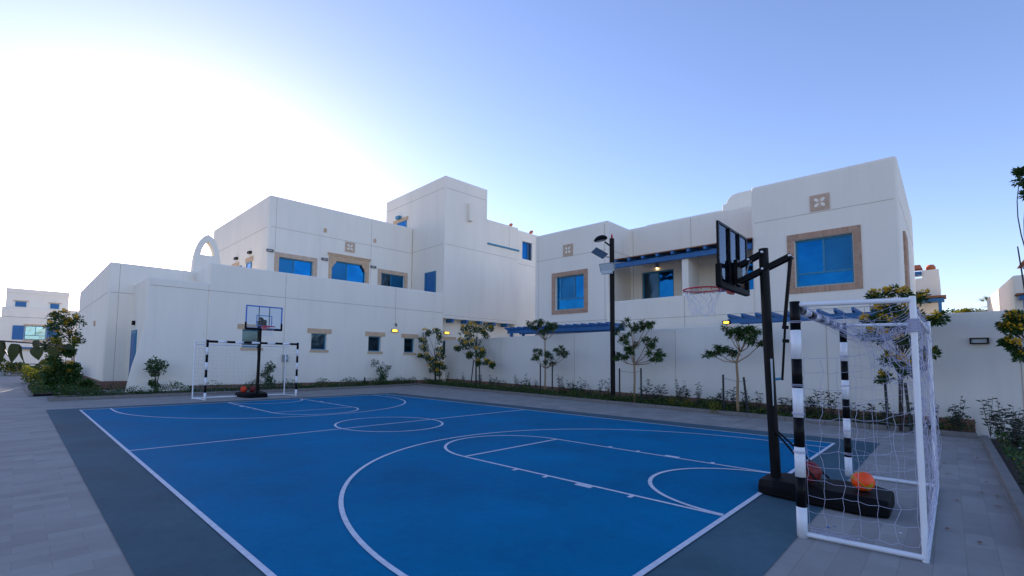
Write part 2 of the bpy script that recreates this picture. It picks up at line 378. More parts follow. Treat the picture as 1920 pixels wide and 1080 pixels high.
o = ln.build('court_marking', LINEP, recalc=False); tag(o, kind='structure')

# ------------------------------------------------------------------ windows
def window(parent, fr, cut, off, s0, s1, z0, z1, mull=(0.5,), depth=0.14, fw_=0.05, panes=None, transom=None, frame=TEAL, fr2=0.06):
    """recessed window: cutter in the wall, frame, panes"""
    d0 = -off
    if cut is not None: fr.box(cut, s0, s1, d0-depth-0.06, d0+0.3, z0, z1)
    f = MB(); b = d0-depth; t = 0.05; g = 0.003
    s0 += g; s1 -= g; z0 += g; z1 -= g
    fr.box(f, s0, s1, b-t, b, z0, z0+fw_); fr.box(f, s0, s1, b-t, b, z1-fw_, z1)
    fr.box(f, s0, s0+fw_, b-t, b, z0+fw_, z1-fw_); fr.box(f, s1-fw_, s1, b-t, b, z0+fw_, z1-fw_)
    zs = [z0+fw_, z1-fw_]
    if transom: 
        zt = z0+(z1-z0)*transom; fr.box(f, s0+fw_, s1-fw_, b-t, b-0.004, zt-fw_/2, zt+fw_/2)
    lo = (z0+fw_) if not transom else zt+fw_/2
    ms = [s0+(s1-s0)*q for q in mull]
    for m_ in ms: fr.box(f, m_-fw_*.5, m_+fw_*.5, b-t, b-0.008, lo, z1-fw_)
    o = f.build('window', frame, parent)
    bounds = [s0+fw_]+ms+[s1-fw_]
    panes = panes or [GLASSB]*len(bounds)
    for i in range(len(bounds)-1):
        a = bounds[i]+(fw_*.5 if i else 0); c = bounds[i+1]-(fw_*.5 if i < len(bounds)-2 else 0)
        p = MB(); fr.box(p, a, c, b-t+0.008, b-t+0.02, lo, z1-fw_); p.build('pane', panes[i], o)
        # slim black gasket between sashes
    if transom:
        p = MB(); fr.box(p, s0+fw_, s1-fw_, b-t+0.008, b-t+0.02, z0+fw_, zt-fw_/2); p.build('pane', panes[-1] if len(panes) >= len(bounds) else GLASSB, o)
    return o
def surround(win, fr, off, s0, s1, z0, z1, wd, mats, proud=0.035, bottom=True, name='surround'):
    d = -off
    v = MB(); fr.box(v, s0-wd, s0, d-0.02, d+proud, (z0-wd if bottom else z0), z1+wd, 1); fr.box(v, s1, s1+wd, d-0.02, d+proud, (z0-wd if bottom else z0), z1+wd, 1)
    fr.box(v, s0, s1, d-0.02, d+proud, z1, z1+wd, 0)
    if bottom: fr.box(v, s0, s1, d-0.02, d+proud, z0-wd, z0, 0)
    return v.build(name, mats, win)
def line_joints(parent, fr, lines):
    for (off, s0, s1, z0, z1) in lines:
        mb = MB(); fr.box(mb, s0, s1, -off-0.01, -off+0.004, z0, z1); mb.build('joint_line', JOINT, parent)
def tile_quatrefoil(parent, fr, off, s0, s1, z0, z1, m=PINK):
    t = MB(); d = -off; w_ = (s1-s0)
    fr.box(t, s0, s1, d-0.01, d+0.03, z0, z1)
    b = w_*0.2
    fr.box(t, s0+b*.5, s1-b*.5, d+0.03, d+0.042, z1-b*.8, z1-b*.5); fr.box(t, s0+b*.5, s1-b*.5, d+0.03, d+0.042, z0+b*.5, z0+b*.8)
    fr.box(t, s0+b*.5, s0+b*.8, d+0.03, d+0.042, z0+b*.8, z1-b*.8); fr.box(t, s1-b*.8, s1-b*.5, d+0.03, d+0.042, z0+b*.8, z1-b*.8)
    o = t.build('relief_tile', m, parent)
    q = MB(); sc, zc = (s0+s1)/2, (z0+z1)/2; r = w_*0.145
    for a, c in ((-1,-1), (1,-1), (1,1), (-1,1)):
        c0, c1 = sc+a*w_*.16, zc+c*w_*.16; pts = []
        for k in range(14):
            th = 2*math.pi*k/14; u = r*math.cos(th); v = r*.6*math.sin(th); x = (u*a*.707-v*.707*a); z = (u*.707*c+v*.707*c)
            pts.append(fr.P(c0+x, d+0.031, c1+z))
        q.prism(pts, fr.n, 0.008)
    q.build('petal_inlay', PL, o)
    return o

# ================================================================== LEFT VILLA
A = thing('white_villa', 'large white villa behind the far goal with a square tower and a small roof arch', 'villa')
def LBOX(s0, s1, o0, o1, z0, z1):
    m = MB(); LFR.box(m, s0, s1, -o1, -o0, z0, z1); return m
def LPOLY(pts, z0, z1):
    m = MB(); m.prism([LFR.P(s, -o_, z0) for s, o_ in pts], (0,0,1), z1-z0); return m
def profile(fr, pts, d0, d1, mi=0):      # polygon in (s,z) swept in depth
    m = MB(); m.prism([fr.P(s, d0, z) for s, z in pts], fr.n, d1-d0, mi); return m
# annex to the left
carve('wall', [LPOLY([(1.25,3.1), (6.0,3.1), (6.0,17.0), (0.63,17.3)], -0.1, 5.62)], PL, A, 0.07)
# front block: low parapet part
carve('wall', [LPOLY([(2.31,0), (4.53,0), (4.53,3.2), (2.16,3.2)], -0.1, 4.68)], PL, A, 0.05)
fl = [(1.80,-0.1), (1.85,0.25), (1.97,1.0), (2.11,1.63), (2.24,2.3), (2.31,2.95), (2.34,3.3), (2.34,-0.1)]
carve('buttress', [profile(LFR, fl, -0.32, 0.002)], PL, A, 0.02)
# front block: terrace body + parapet with rounded top
cut = MB()
lw = [(5.94,6.75,1.93,2.74), (9.13,9.93,1.90,2.71), (12.30,13.08,1.88,2.70), (14.60,15.33,1.86,2.69)]
wobjs = []
for (a, b, c, d) in lw:
    o = window(A, LFR, cut, 0, a, b, c, d, mull=(), depth=0.16, fw_=0.05, panes=[GLASSD]); wobjs.append(o)
    l = MB(); LFR.box(l, a-0.21, b+0.24, -0.02, 0.035, d+0.02, d+0.25); l.build('lintel', STONE, o)
    l = MB(); LFR.box(l, a-0.05, b+0.10, -0.02, 0.055, c-0.12, c-0.003); l.build('sill', STONE, o)
carve('wall', [LBOX(4.52, 17.42, 0.0, 0.30, -0.1, 5.60)], PL, A, 0.06, cut)
carve('wall', [LBOX(4.53, 4.82, 0.24, 3.08, 4.0, 5.60)], PL, A, 0.06)
carve('wall', [LBOX(4.54, 17.41, 0.31, 3.7, -0.1, 4.75)], PL, A, 0)
# upper storey
cut = MB()
U = [(8.59,10.52,5.2,7.07), (11.66,13.92,5.2,7.35), (15.02,16.79,5.2,7.04)]
for i, (a, b, c, d) in enumerate(U):
    pn = [[GLASSM, GLASSB], [GLASSM, GLASSB], [GLASSD, GLASSM]][i]
    o = window(A, LFR, cut, 3.56, a, b, c, d, mull=(0.46,), depth=0.12, panes=pn)
    if i != 1: surround(o, LFR, 3.56, a, b, c, d, 0.24, [PINK, PINK], 0.04, bottom=False)
    else:
        v = MB()
        LFR.box(v, a-0.19, a, -3.58, -3.52, c, d+0.1); LFR.box(v, b, b+0.21, -3.58, -3.52, c, d+0.1)
        LFR.box(v, a-0.19, b+0.21, -3.58, -3.50, d+0.1, d+0.27); LFR.box(v, a-0.22, b+0.24, -3.58, -3.46, d+0.27, d+0.36); LFR.box(v, a-0.28, b+0.30, -3.58, -3.42, d+0.36, d+0.42)
        LFR.box(v, a, b, -3.58, -3.522, d, d+0.1)
        v.build('surround', STONE, o)
        for sx, x in ((1, a), (-1, b)):      # stepped corbels in the upper corners
            pr = [(0,0), (0.27,0), (0.28,-0.05), (0.24,-0.09), (0.25,-0.14), (0.19,-0.18), (0.14,-0.20), (0.15,-0.27), (0.09,-0.30), (0.08,-0.39), (0.03,-0.43), (0,-0.43)]
            profile(LFR, [(x+sx*p, d+q) for p, q in pr], -3.64, -3.53).build('corbel', STONE, o)
# side windows of the upper storey (facing left)
SFR = Fr((8.05, 21.3), (0.0057, 1), (-1, 0.0057))
cutS = MB()
def side_x(y): return 8.05
UP = carve('wall', [LPOLY([(7.97,3.56), (17.42,3.56), (17.42,14.0), (7.50,14.0)], 4.6, 10.46)], PL, A, 0.10, cut)
up0 = LFR.P(7.97, -3.56, 0); up1 = LFR.P(7.50, -14.0, 0); du = (up1-up0).normalized()
USF = Fr((up0.x, up0.y), (du.x, du.y), (-du.y, du.x))
for t0, t1, zt in ((2.15, 3.35, 7.04), (4.6, 5.9, 7.04)):
    o = window(A, USF, None, 0.0, t0+.2, t1-.2, 5.3, zt, mull=(), depth=-0.06, panes=[GLASSB], frame=TEAL)
    l = MB(); USF.box(l, t0, t1, -0.01, 0.05, zt+0.03, zt+0.3); l.build('lintel', STONE, o)
sh = MB(); USF.box(sh, 4.1, 4.62, 0.0, 0.05, 5.3, 7.04)
sh.build('shutter', BLUEW, A)
line_joints(A, USF, [(0, 0.15, 10.3, 8.66, 8.69)])
# tower and third floor: one L-shaped mass that overhangs
cut = MB()
TW = carve('tower', [LBOX(17.4, 21.02, 0.0, 7.15, 4.06, 13.13), LBOX(19.0, 24.12, 0.0, 5.0, 4.06, 11.08)], PL, A, 0.09,
           (lambda c: (c.prism([LFR.P(19.38+0.16*math.cos(t)*1.0, -0.04, 11.62+0.16*math.sin(t)) for t in [math.pi*k/8 for k in range(9)]]+[LFR.P(19.22,-0.04,10.58), LFR.P(19.54,-0.04,10.58)], LFR.n, 0.3), c)[1])(MB()))
m = carve('wall', [LBOX(24.05, 33.0, 0.28, 6.0, -0.1, 11.08)], PL, A, 0.07,
          (lambda c: (LFR.box(c, 24.88, 25.98, -0.46, 0.3, 9.0, 10.34), c)[1])(MB()))
o = window(A, LFR, None, 0.28, 24.88, 25.98, 9.0, 10.34, mull=(0.62,), depth=0.12, panes=[GLASSB, GLASSD], frame=BLUEW)
carve('wall', [LBOX(17.3, 24.2, 0.62, 3.0, -0.1, 4.2)], PL, A, 0)
l = MB(); LFR.box(l, 17.55, 18.95, -0.64, -0.58, 2.70, 2.94); l.build('lintel', STONE, A)
o = window(A, LFR, None, 0.56, 17.75, 18.75, 1.8, 2.68, mull=(), depth=-0.06, panes=[GLASSD])
for s in (18.2, 19.42, 20.64, 21.9, 23.15):
    profile(LFR, [(s-.09, 3.83), (s+.09, 3.83), (s+.09, 4.07), (s-.09, 4.07)], -0.62, -0.02).build('bracket', BLUEW, A)
b = MB(); LFR.box(b, 21.08, 24.2, -0.05, 0.07, 9.36, 9.47); b.build('blue_ledge', TEAL, A)
tile_quatrefoil(A, LFR, 3.56, 12.47, 13.12, 8.02, 8.64)
for s, z in ((11.18, 8.95), (14.5, 8.93)):     # little arched niches
    pts = [(s-.1, z), (s+.1, z), (s+.1, z+.16)]+[(s+.1*math.cos(t), z+.16+.1*math.sin(t)) for t in [math.pi*k/6 for k in range(1, 6)]]+[(s-.1, z+.16)]
    profile(LFR, pts, -3.57, -3.535).build('niche_trim', STONE, A)
# tower side door and top window
TSF = Fr((LFR.P(17.4,0,0).x, LFR.P(17.4,0,0).y), (st, ct), (-ct, st))
o = window(A, TSF, None, 0.0, 0.80, 2.0, 4.9, 7.13, mull=(), depth=-0.06, panes=[BLUEW], frame=TEAL, fw_=0.06)
o = window(A, TSF, None, 0.0, 4.35, 5.55, 9.9, 11.2, mull=(), depth=-0.06, panes=[GLASSB])
l = MB(); TSF.box(l, 4.2, 6.1, -0.01, 0.05, 11.2, 11.45); l.build('lintel', STONE, A)
l = MB(); TSF.box(l, 5.0, 5.4, 0.06, 0.3, 11.42, 11.62); l.build('floodlight', TEAL, A)
line_joints(A, TSF, [(0, 0.12, 7.0, 12.36, 12.39), (0, 0.12, 3.5, 8.74, 8.765)])
line_joints(A, LFR, [(0, 2.4, 17.4, 4.36, 4.385), (0, 7.78, 7.80, 0.3, 5.5), (0, 13.95, 13.97, 3.5, 5.5), (0, 17.40, 17.42, 0.2, 4.05),
    (3.56, 8.1, 17.4, 8.68, 8.705), (3.56, 14.24, 14.26, 4.8, 10.35), (3.56, 8.35, 8.37, 4.8, 10.35), (0, 17.5, 24.0, 8.74, 8.765), (0, 17.5, 20.9, 12.36, 12.39),
    (0, 17.5, 24.0, 4.24, 4.26), (0.28, 24.2, 33, 8.56, 8.585), (0, 23.2, 23.22, 9.5, 11.0), (3.1, 1.35, 2.3, 4.26, 4.285), (3.1, 1.62, 1.64, 0.3, 5.55),
    (3.56, 17.36, 17.38, 4.8, 10.3)])
a0 = LFR.P(1.25, -3.1, 0); a1 = LFR.P(0.63, -17.3, 0); da = (a1-a0).normalized()
ASF = Fr((a0.x, a0.y), (da.x, da.y), (-da.y, da.x))
line_joints(A, ASF, [(0, 0.1, 14, 4.24, 4.27)])
b = MB(); ASF.box(b, 4.0, 4.25, 0, 0.06, 2.95, 3.2); b.build('vent', STONE, A)
# annex plinth, side door
b = MB(); LFR.box(b, 1.15, 2.2, -3.12, -3.06, 0, 0.36); ASF.box(b, 0.0, 14, -0.02, 0.045, 0, 0.36); b.build('plinth', PLINTHX, A)
b = MB(); LFR.box(b, 4.0, 17.4, -0.02, 0.035, 0, 0.26); b.build('plinth', PLINTHX, A)
s0 = LFR.P(2.31, 0, 0); s1 = LFR.P(2.16, -3.2, 0); dd = (s1-s0).normalized()
DSF = Fr((s0.x, s0.y), (dd.x, dd.y), (-dd.y, dd.x))
dr = MB(); DSF.box(dr, 1.65, 2.75, -0.02, 0.05, 0.05, 2.60); o = dr.build('door', TEAL, A)
dr = MB(); DSF.box(dr, 1.75, 2.65, 0.05, 0.065, 0.2, 2.45); dr.build('door_panel', BLUEW, o)
# roof arch
out = [(-.60, 0)]
def archpts(hw, z0, hs, hp, n=12, e1=2.0, e2=0.6):      # pointed arch outline, bottom at z0
    pts = [(-hw, z0)]
    for k in range(n+1):
        t = k/n; pts.append((-hw*(1-t**e1)**e2 if t < 1 else 0, z0+hs+(hp-hs)*t))
    q = [(-x, z) for x, z in reversed(pts[:-1])]
    return pts+q
def ring_arch(fr, sc, zb, d0, d1):
    o_ = archpts(0.62, zb, 0.3, 2.20, 18, 2.1, .58); i_ = archpts(0.30, zb+1.12, 0.02, 0.72, 14, 1.7, .8)
    base = MB(); base.prism([fr.P(sc+x, d0, z) for x, z in o_], fr.n, d1-d0)
    c = MB(); c.prism([fr.P(sc+x, d0-0.3, z) for x, z in i_], fr.n, d1-d0+0.6)
    return base, c
bs, c = ring_arch(LFR, 5.14, 5.50, -4.25, -3.72)
carve('roof_arch', [bs], PL, A, 0.03, c)

# ================================================================== RIGHT VILLA
B = thing('white_villa', 'white two-storey villa behind the boundary wall with brick-framed windows and a blue balcony canopy', 'villa')
def RBOX(y0, y1, x0, x1, z0, z1):
    m_ = MB(); m_.box(x0, x1, y0, y1, z0, z1); return m_
cut = MB()
def brick_win(y0, y1, z0, z1, wd, mull, panes, transom):
    o = window(B, RFR, cut, 0, y0, y1, z0, z1, mull=mull, depth=0.13, panes=panes, transom=transom, fw_=0.055)
    surround(o, RFR, 0, y0-0.012, y1+0.012, z0-0.012, z1+0.012, wd, [BRV, BRH], 0.03)
    return o
brick_win(10.42, 12.05, 3.98, 5.62, 0.20, (0.36, 0.86), [GLASSB, GLASSM, GLASSB], 0.32)
carve('wall', [RBOX(9.13, 13.36, 17.5, 26, -0.1, 7.94)], PL, B, 0.10, cut)
cut = MB()
brick_win(0.44, 2.01, 4.10, 5.72, 0.20, (0.5,), [GLASSM, GLASSB], 0.28)
carve('wall', [RBOX(-0.70, 3.32, 17.5, 26, -0.1, 7.94)], PL, B, 0.10, cut)
cut = MB()
window(B, Fr((19.6, 0), (0, 1), (-1, 0)), cut, 0, 7.05, 8.57, 3.5, 5.72, mull=(0.5,), depth=0.1, panes=[GLASSB, GLASSD], frame=TEAL, fw_=0.07)
window(B, Fr((19.6, 0), (0, 1), (-1, 0)), cut, 0, 3.75, 5.2, 3.5, 5.66, mull=(0.5,), depth=0.1, panes=[GLASSB, GLASSM], frame=TEAL, fw_=0.07)
carve('wall', [RBOX(3.0, 9.3, 19.6, 22.2, -0.1, 7.95)], PL, B, 0.06, cut)
carve('balcony', [RBOX(3.30, 9.15, 17.54, 19.7, -0.1, 3.3), RBOX(3.30, 9.15, 17.54, 17.74, 2.5, 4.18)], PL, B, 0.05)
carve('partition', [RBOX(5.64, 5.90, 17.60, 18.75, 4.0, 5.84)], PL, B, 0.03)
carve('rear_parapet', [RBOX(2.0, 9.6, 22.3, 26, 0, 8.82)], PL, B, 0.06)
pr = [(3.0, 8.0), (3.0, 9.45), (5.1, 9.40), (5.35, 9.33), (5.5, 9.15), (5.56, 9.0), (5.72, 8.98), (5.72, 8.0)]
mm_ = MB(); mm_.prism([(22.1, y, z) for y, z in pr], (1,0,0), 3.0); carve('stair_head', [mm_], PL, B, 0.03)
for (y0_, y1_, z0_, z1_) in ((5.8, 6.4, 8.42, 8.62), (8.0, 8.6, 8.55, 8.72)):
    b = MB(); b.box(22.22, 22.32, y0_, y1_, z0_, z1_); b.build('roof_vent', STONE, B)
# balcony canopy: front beam, rafters, sloping boards
cn = MB(); cn.box(17.46, 17.60, 3.33, 8.78, 5.66, 5.86); cn.build('canopy_beam', BLUEW, B)
rf = MB()
for k in range(9):
    y = 8.66-k*0.63
    rf.hexa([(17.25,y-.05,5.86), (19.6,y-.05,6.30), (19.6,y+.05,6.30), (17.25,y+.05,5.86), (17.25,y-.05,5.97), (19.6,y-.05,6.41), (19.6,y+.05,6.41), (17.25,y+.05,5.97)])
rf.build('rafters', BLUEW, B)
bd = MB(); bd.hexa([(17.3,3.33,5.99), (19.6,3.33,6.42), (19.6,8.8,6.42), (17.3,8.8,5.99), (17.3,3.33,6.03), (19.6,3.33,6.46), (19.6,8.8,6.46), (17.3,8.8,6.03)]); bd.build('canopy_boards', BROWN, B)
tile_quatrefoil(B, RFR, 0, 11.02, 11.58, 6.60, 7.17); tile_quatrefoil(B, RFR, 0, 0.99, 1.53, 6.63, 7.17)
line_joints(B, RFR, [(0, 9.25, 13.25, 6.57, 6.59), (0, -0.6, 3.22, 6.57, 6.59), (0, 9.2, 13.3, 3.36, 3.38), (0, -0.6, 3.28, 3.30, 3.32), (0, 9.30, 9.32, 0, 7.8), (0, 13.1, 13.115, 0, 7.8)])
line_joints(B, Fr((17.54, 0), (0, 1), (-1, 0)), [(0, 3.34, 9.12, 3.30, 3.32), (0, 5.78, 5.80, 1.5, 4.15)])
line_joints(B, Fr((19.6, 0), (0, 1), (-1, 0)), [(0, 8.98, 9.0, 4.2, 7.8), (0, 6.25, 6.27, 6.5, 7.9)])
BSF = Fr((17.5, -0.70), (1, 0), (0, -1))
line_joints(B, BSF, [(0, 0.12, 8.0, 6.57, 6.59)])
l = MB(); BSF.box(l, 1.2, 2.6, -0.02, 0.06, 4.0, 5.8); l.build('surround', BRH, B)
BSY = Fr((17.5, 9.13), (1, 0), (0, -1)); line_joints(B, BSY, [(0, 0.12, 2.1, 6.57, 6.59)])
# ------------------------------------------------------------------ pergolas behind the boundary wall
def pergola(y0, y1, xf, label, posts):
    t = thing('pergola', label, 'pergola', 'blue timber pergolas')
    b = MB(); b.box(xf, xf+0.10, y0, y1, 2.84, 3.00); b.build('beam', BLUEW, t)
    b = MB(); b.box(17.28, 17.38, y0, y1, 2.84, 3.00); b.build('beam', BLUEW, t)
    n = int((y1-y0)/0.42)
    for k in range(n+1):
        y = y0+0.12+(y1-y0-0.24)*k/n
        r = MB(); x0 = xf-0.30
        r.prism([(x0, y-.035, 3.135), (x0, y-.035, 3.06), (x0+.16, y-.035, 3.0), (17.45, y-.035, 3.0), (17.45, y-.035, 3.135)], (0,1,0), 0.07); r.build('rafter', BLUEW, t)
    for (px, py) in posts:
        b = MB(); b.box(px, px+.11, py, py+.11, 0, 2.84); b.build('post', BLUEW, t)
pergola(8.3, 14.2, 16.35, 'blue timber pergola over the wall below the smaller brick-framed window', [(17.27, 8.5), (17.27, 13.9), (16.4, 13.95)])
pergola(-1.05, 3.72, 15.95, 'blue timber pergola over the wall below the larger brick-framed window', [(17.27, 0.1), (15.95, 0.3), (17.27, -1.0)])

# ------------------------------------------------------------------ boundary wall
Wt = thing('boundary_wall', 'long plain white boundary wall behind the right-hand planting bed', 'wall')
mb = MB(); WFR.box(mb, -9.0, 20.5, -0.22, 0, -0.1, 2.66); carve('wall_body', [mb], PLW, Wt, 0.025)
line_joints(Wt, WFR, [(0, y*wl-.01, y*wl+.01, 0.1, 2.6) for y in (14.6, 9.57, 4.97, 0.67, -2.62)])
mb = MB(); WFR.box(mb, -1.93*wl, 20.3, -0.01, 0.03, 0.0, 0.34); mb.build('plinth', PLINTH, Wt)

# ------------------------------------------------------------------ planting beds
def bed(name_k, pts_out, pts_in, z_soil, label):
    """kerb along pts_out, soil between"""
    t = thing('planting_bed', label, 'planting bed')
    n = len(pts_out)
    k = MB()
    for i in range(n-1):
        a = Vector((*pts_out[i], 0)); b = Vector((*pts_out[i+1], 0)); d = (b-a).normalized(); nn = Vector((-d.y, d.x, 0))
        c = Vector((*pts_in[min(i, len(pts_in)-1)], 0)); 
        if (c-a).dot(nn) < 0: nn = -nn
        L = (b-a).length; q = max(1, int(L/0.8))
        for j in range(q):
            p0 = a+(b-a)*(j/q)+d*0.004; p1 = a+(b-a)*((j+1)/q)-d*0.004
            k.hexa([p0+Vector((0,0,0)), p1, p1+nn*.1, p0+nn*.1, p0+Vector((0,0,.11)), p1+Vector((0,0,.11)), p1+nn*.1+Vector((0,0,.11)), p0+nn*.1+Vector((0,0,.11))])
    k.build('kerb', KERB, t, bevel=0.008)
    s = MB(); poly = list(pts_out)+list(reversed(pts_in))
    ce = Vector((sum(p[0] for p in poly)/len(poly), sum(p[1] for p in poly)/len(poly)))
    s.face([(p[0], p[1], z_soil) for p in poly])
    s.build('soil', SOIL, t, recalc=False)
    return t
WX = lambda y: 13.7+0.18*y
LY = lambda x: 21.3-0.0477*x
bed('R', [(12.78,-1.93), (13.05,1.5), (13.62,7.0), (14.98,19.3), (15.0,19.85)], [(WX(-1.93)-.0,-1.93), (WX(1.5),1.5), (WX(7),7), (WX(19.3),19.3), (17.2,19.9)], 0.07, 'long planting bed with a stone kerb along the foot of the boundary wall')
bed('L', [(-0.5,18.75), (8.6,18.95), (12.0,19.35), (15.0,19.85)], [(-0.5,19.7), (1.9,21.15), (12,LY(12)), (16.2,LY(16.2))], 0.06, 'low planting bed along the left villa behind the far goal')
bed('C', [(-0.9,21.3), (-1.0,25.5), (-0.7,33)], [(1.3,21.4), (1.1,25.5), (1.1,33)], 0.07, 'planting bed at the left corner of the villa holding the dense shrub')
bed('N', [(12.55,-1.98), (0.9,-2.02)], [(12.55,-5.5), (0.9,-5.5)], 0.05, 'near planting bed with red and white flowers at the right edge')

def cloud(mb, c, r, n, L, W, up_=0.3, flat=1.0, mi=0):
    for _ in range(n):
        d = Vector((rnd.gauss(0,1), rnd.gauss(0,1), rnd.gauss(0,1))).normalized()
        p = Vector(c)+Vector((d.x, d.y, d.z*flat))*r*rnd.random()**0.45
        dd = (d+Vector((rnd.uniform(-.6,.6), rnd.uniform(-.6,.6), rnd.uniform(-.5,.5)+up_)))
        s = rnd.uniform(.7, 1.25); mb.leaf(p, dd, L*s, W*s, mi=mi)
def cover(label, pts, den, hmax=0.2, flowers=True, L=0.06, kindname='ground_cover', red=0.4, yel=0):
    mb = MB(); fl_ = MB()
    for (x0, x1, y0, y1, fn) in pts:
        n = int((x1-x0)*(y1-y0)*den)
        for _ in range(n):
            x, y = rnd.uniform(x0, x1), rnd.uniform(y0, y1)
            if not fn(x, y): continue
            hh = hmax*(0.45+0.55*math.sin(x*3.1+math.cos(y*2.3)*2)*math.sin(y*2.7+x)); hh = abs(hh)+0.05
            c = Vector((x, y, 0.08+rnd.random()*hh))
            r = rnd.random()
            if flowers and r < 0.006: 
                mi = 1 if rnd.random() > red else 2
                c.z += 0.04
                for q in range(4): fl_.leaf(c, Vector((math.cos(q*1.57), math.sin(q*1.57), .5)), .026, .024, mi=mi-1)
            else: mb.leaf(c, Vector((rnd.uniform(-1,1), rnd.uniform(-1,1), rnd.uniform(-.1,1))), L*rnd.uniform(.7,1.4), L*.5, mi=(1 if rnd.random() < yel else 0))
    o = mb.build(kindname, [LF_D, LF_Y], recalc=False); tag(o, label, 'ground cover', kind='stuff')
    if fl_.v:
        f = fl_.build('small_flowers', [FL_W, FL_R], o, recalc=False)
    return o
KX = lambda y: 12.78+0.27*0+ (0.079*(y+1.93) if y < 1.5 else (0.27+0.1036*(y-1.5) if y < 7 else 0.84+0.1106*(y-7)))
cover('low leafy ground cover with tiny white and red flowers along the boundary wall', [(12.7, 17.3, -1.9, 19.7, lambda x, y: KX(y)+0.1 < x < min(WX(y)-.05, KX(y)+1.15))], 950, 0.34, yel=0.10)
LK = lambda x: 18.75+0.022*(x+.5) if x < 8.6 else (18.95+0.118*(x-8.6) if x < 12 else 19.35+0.167*(x-12))
cover('low dark hedge-like ground cover along the left villa', [(-0.35, 15.2, 18.8, 21.2, lambda x, y: LK(x)+0.12 < y < min(LY(x)-.05, LK(x)+0.9))], 900, 0.42, flowers=True, red=0.1, yel=0.05)
cover('tangled ground cover around the dense corner shrub', [(-0.9, 1.2, 21.3, 27, lambda x, y: x > -0.85 and x < 1.15)], 420, 0.3, yel=0.12, L=.07)
cover('ground cover with red and white flowers in the near bed', [(1.0, 12.5, -4.0, -2.15, lambda x, y: True)], 420, 0.2, red=0.55, yel=0.05)

# ------------------------------------------------------------------ trees
def limb(mb, a, b, r0, r1, sag=0.12, n=6, k=6):
    a = Vector(a); b = Vector(b); pts = []; rr = []
    side = Vector((rnd.uniform(-1,1), rnd.uniform(-1,1), 0))*(b-a).length*0.06
    for i in range(n+1):
        t = i/n; p = a.lerp(b, t)+side*math.sin(t*math.pi)+Vector((0,0,-sag*(b-a).length*math.sin(t*math.pi)*(0.5)))
        pts.append(p); rr.append(r0+(r1-r0)*t)
    mb.tube(pts, rr, k)
def stakes(t, bx, by, lst, toward):
    for (dx, dy, lean, h_) in lst:
        s = MB(); s.tube([(bx+dx, by+dy, 0.05), (bx+dx+lean[0], by+dy+lean[1], h_)], 0.028, 8); s.build('stake', STAKE, t)
def tree_fine(name, label, base, blobs, stk, flower=0.18, dens=1.0, L=0.10, W=0.045, bark=BARKD, group='yellow-flowering trees along the wall', leafm=LF_D, cat='tree', shift=0.25):
    t = thing(name, label, cat, group)
    bx, by = base
    tr = MB(); cr = MB(); fl_ = MB()
    zs = [b[2] for b in blobs]; zmin, zmax = min(zs), max(zs)
    cxm = sum(b[0] for b in blobs)/len(blobs); cym = sum(b[1] for b in blobs)/len(blobs)
    fork = Vector((bx*.6+cxm*.4, by*.6+cym*.4, max(0.5, zmin*.9)))
    for off_ in ((0.03, 0.02), (-0.03, -0.02)):
        top = Vector((bx*.4+cxm*.6+off_[0]*4, by*.4+cym*.6+off_[1]*4, zmin+(zmax-zmin)*.6))
        tr.tube([(bx+off_[0], by+off_[1], 0.03), (fork.x+off_[0], fork.y+off_[1], fork.z), tuple(top)], [0.026, 0.02, 0.010], 7)
    for (x, y, z, r) in blobs:
        jx = rnd.uniform(-shift, shift)*.7
        c = Vector((x-abs(jx)*.6, y+jx*.3, z))
        t_ = max(0.05, min(0.9, (z-fork.z)/(max(0.3, zmax-fork.z))-0.25))
        st_ = fork.lerp(top, max(0, t_))
        limb(tr, st_, c, 0.011, 0.005, -0.1)
        nsub = 5
        for q in range(nsub):
            cc = c+Vector((rnd.gauss(0,.5)*r, rnd.gauss(0,.5)*r, rnd.gauss(0,.4)*r))
            limb(tr, c-Vector((0,0,r*.5)), cc, 0.005, 0.003, 0, 2, 4)
            cloud(cr, cc, r*.55, int(26*dens), L, W, 0.0)
        if flower and z < 4:
            for q in range(max(1, int(r*flower*110))):
                a = rnd.uniform(0, 6.28); cc = c+Vector((math.cos(a)*r*.7*rnd.random(), math.sin(a)*r*.7*rnd.random(), r*rnd.uniform(.5, .95)))
                cc.x -= r*.4; cloud(fl_, cc, 0.055, 22, 0.055, 0.045, .3)
    tr.build('trunk', bark, t, recalc=False, smooth=True); cr.build('crown', leafm, t, recalc=False)
    if fl_.v: fl_.build('blossoms', FL_Y, t, recalc=False)
    stakes(t, bx, by, stk, None)
    return t
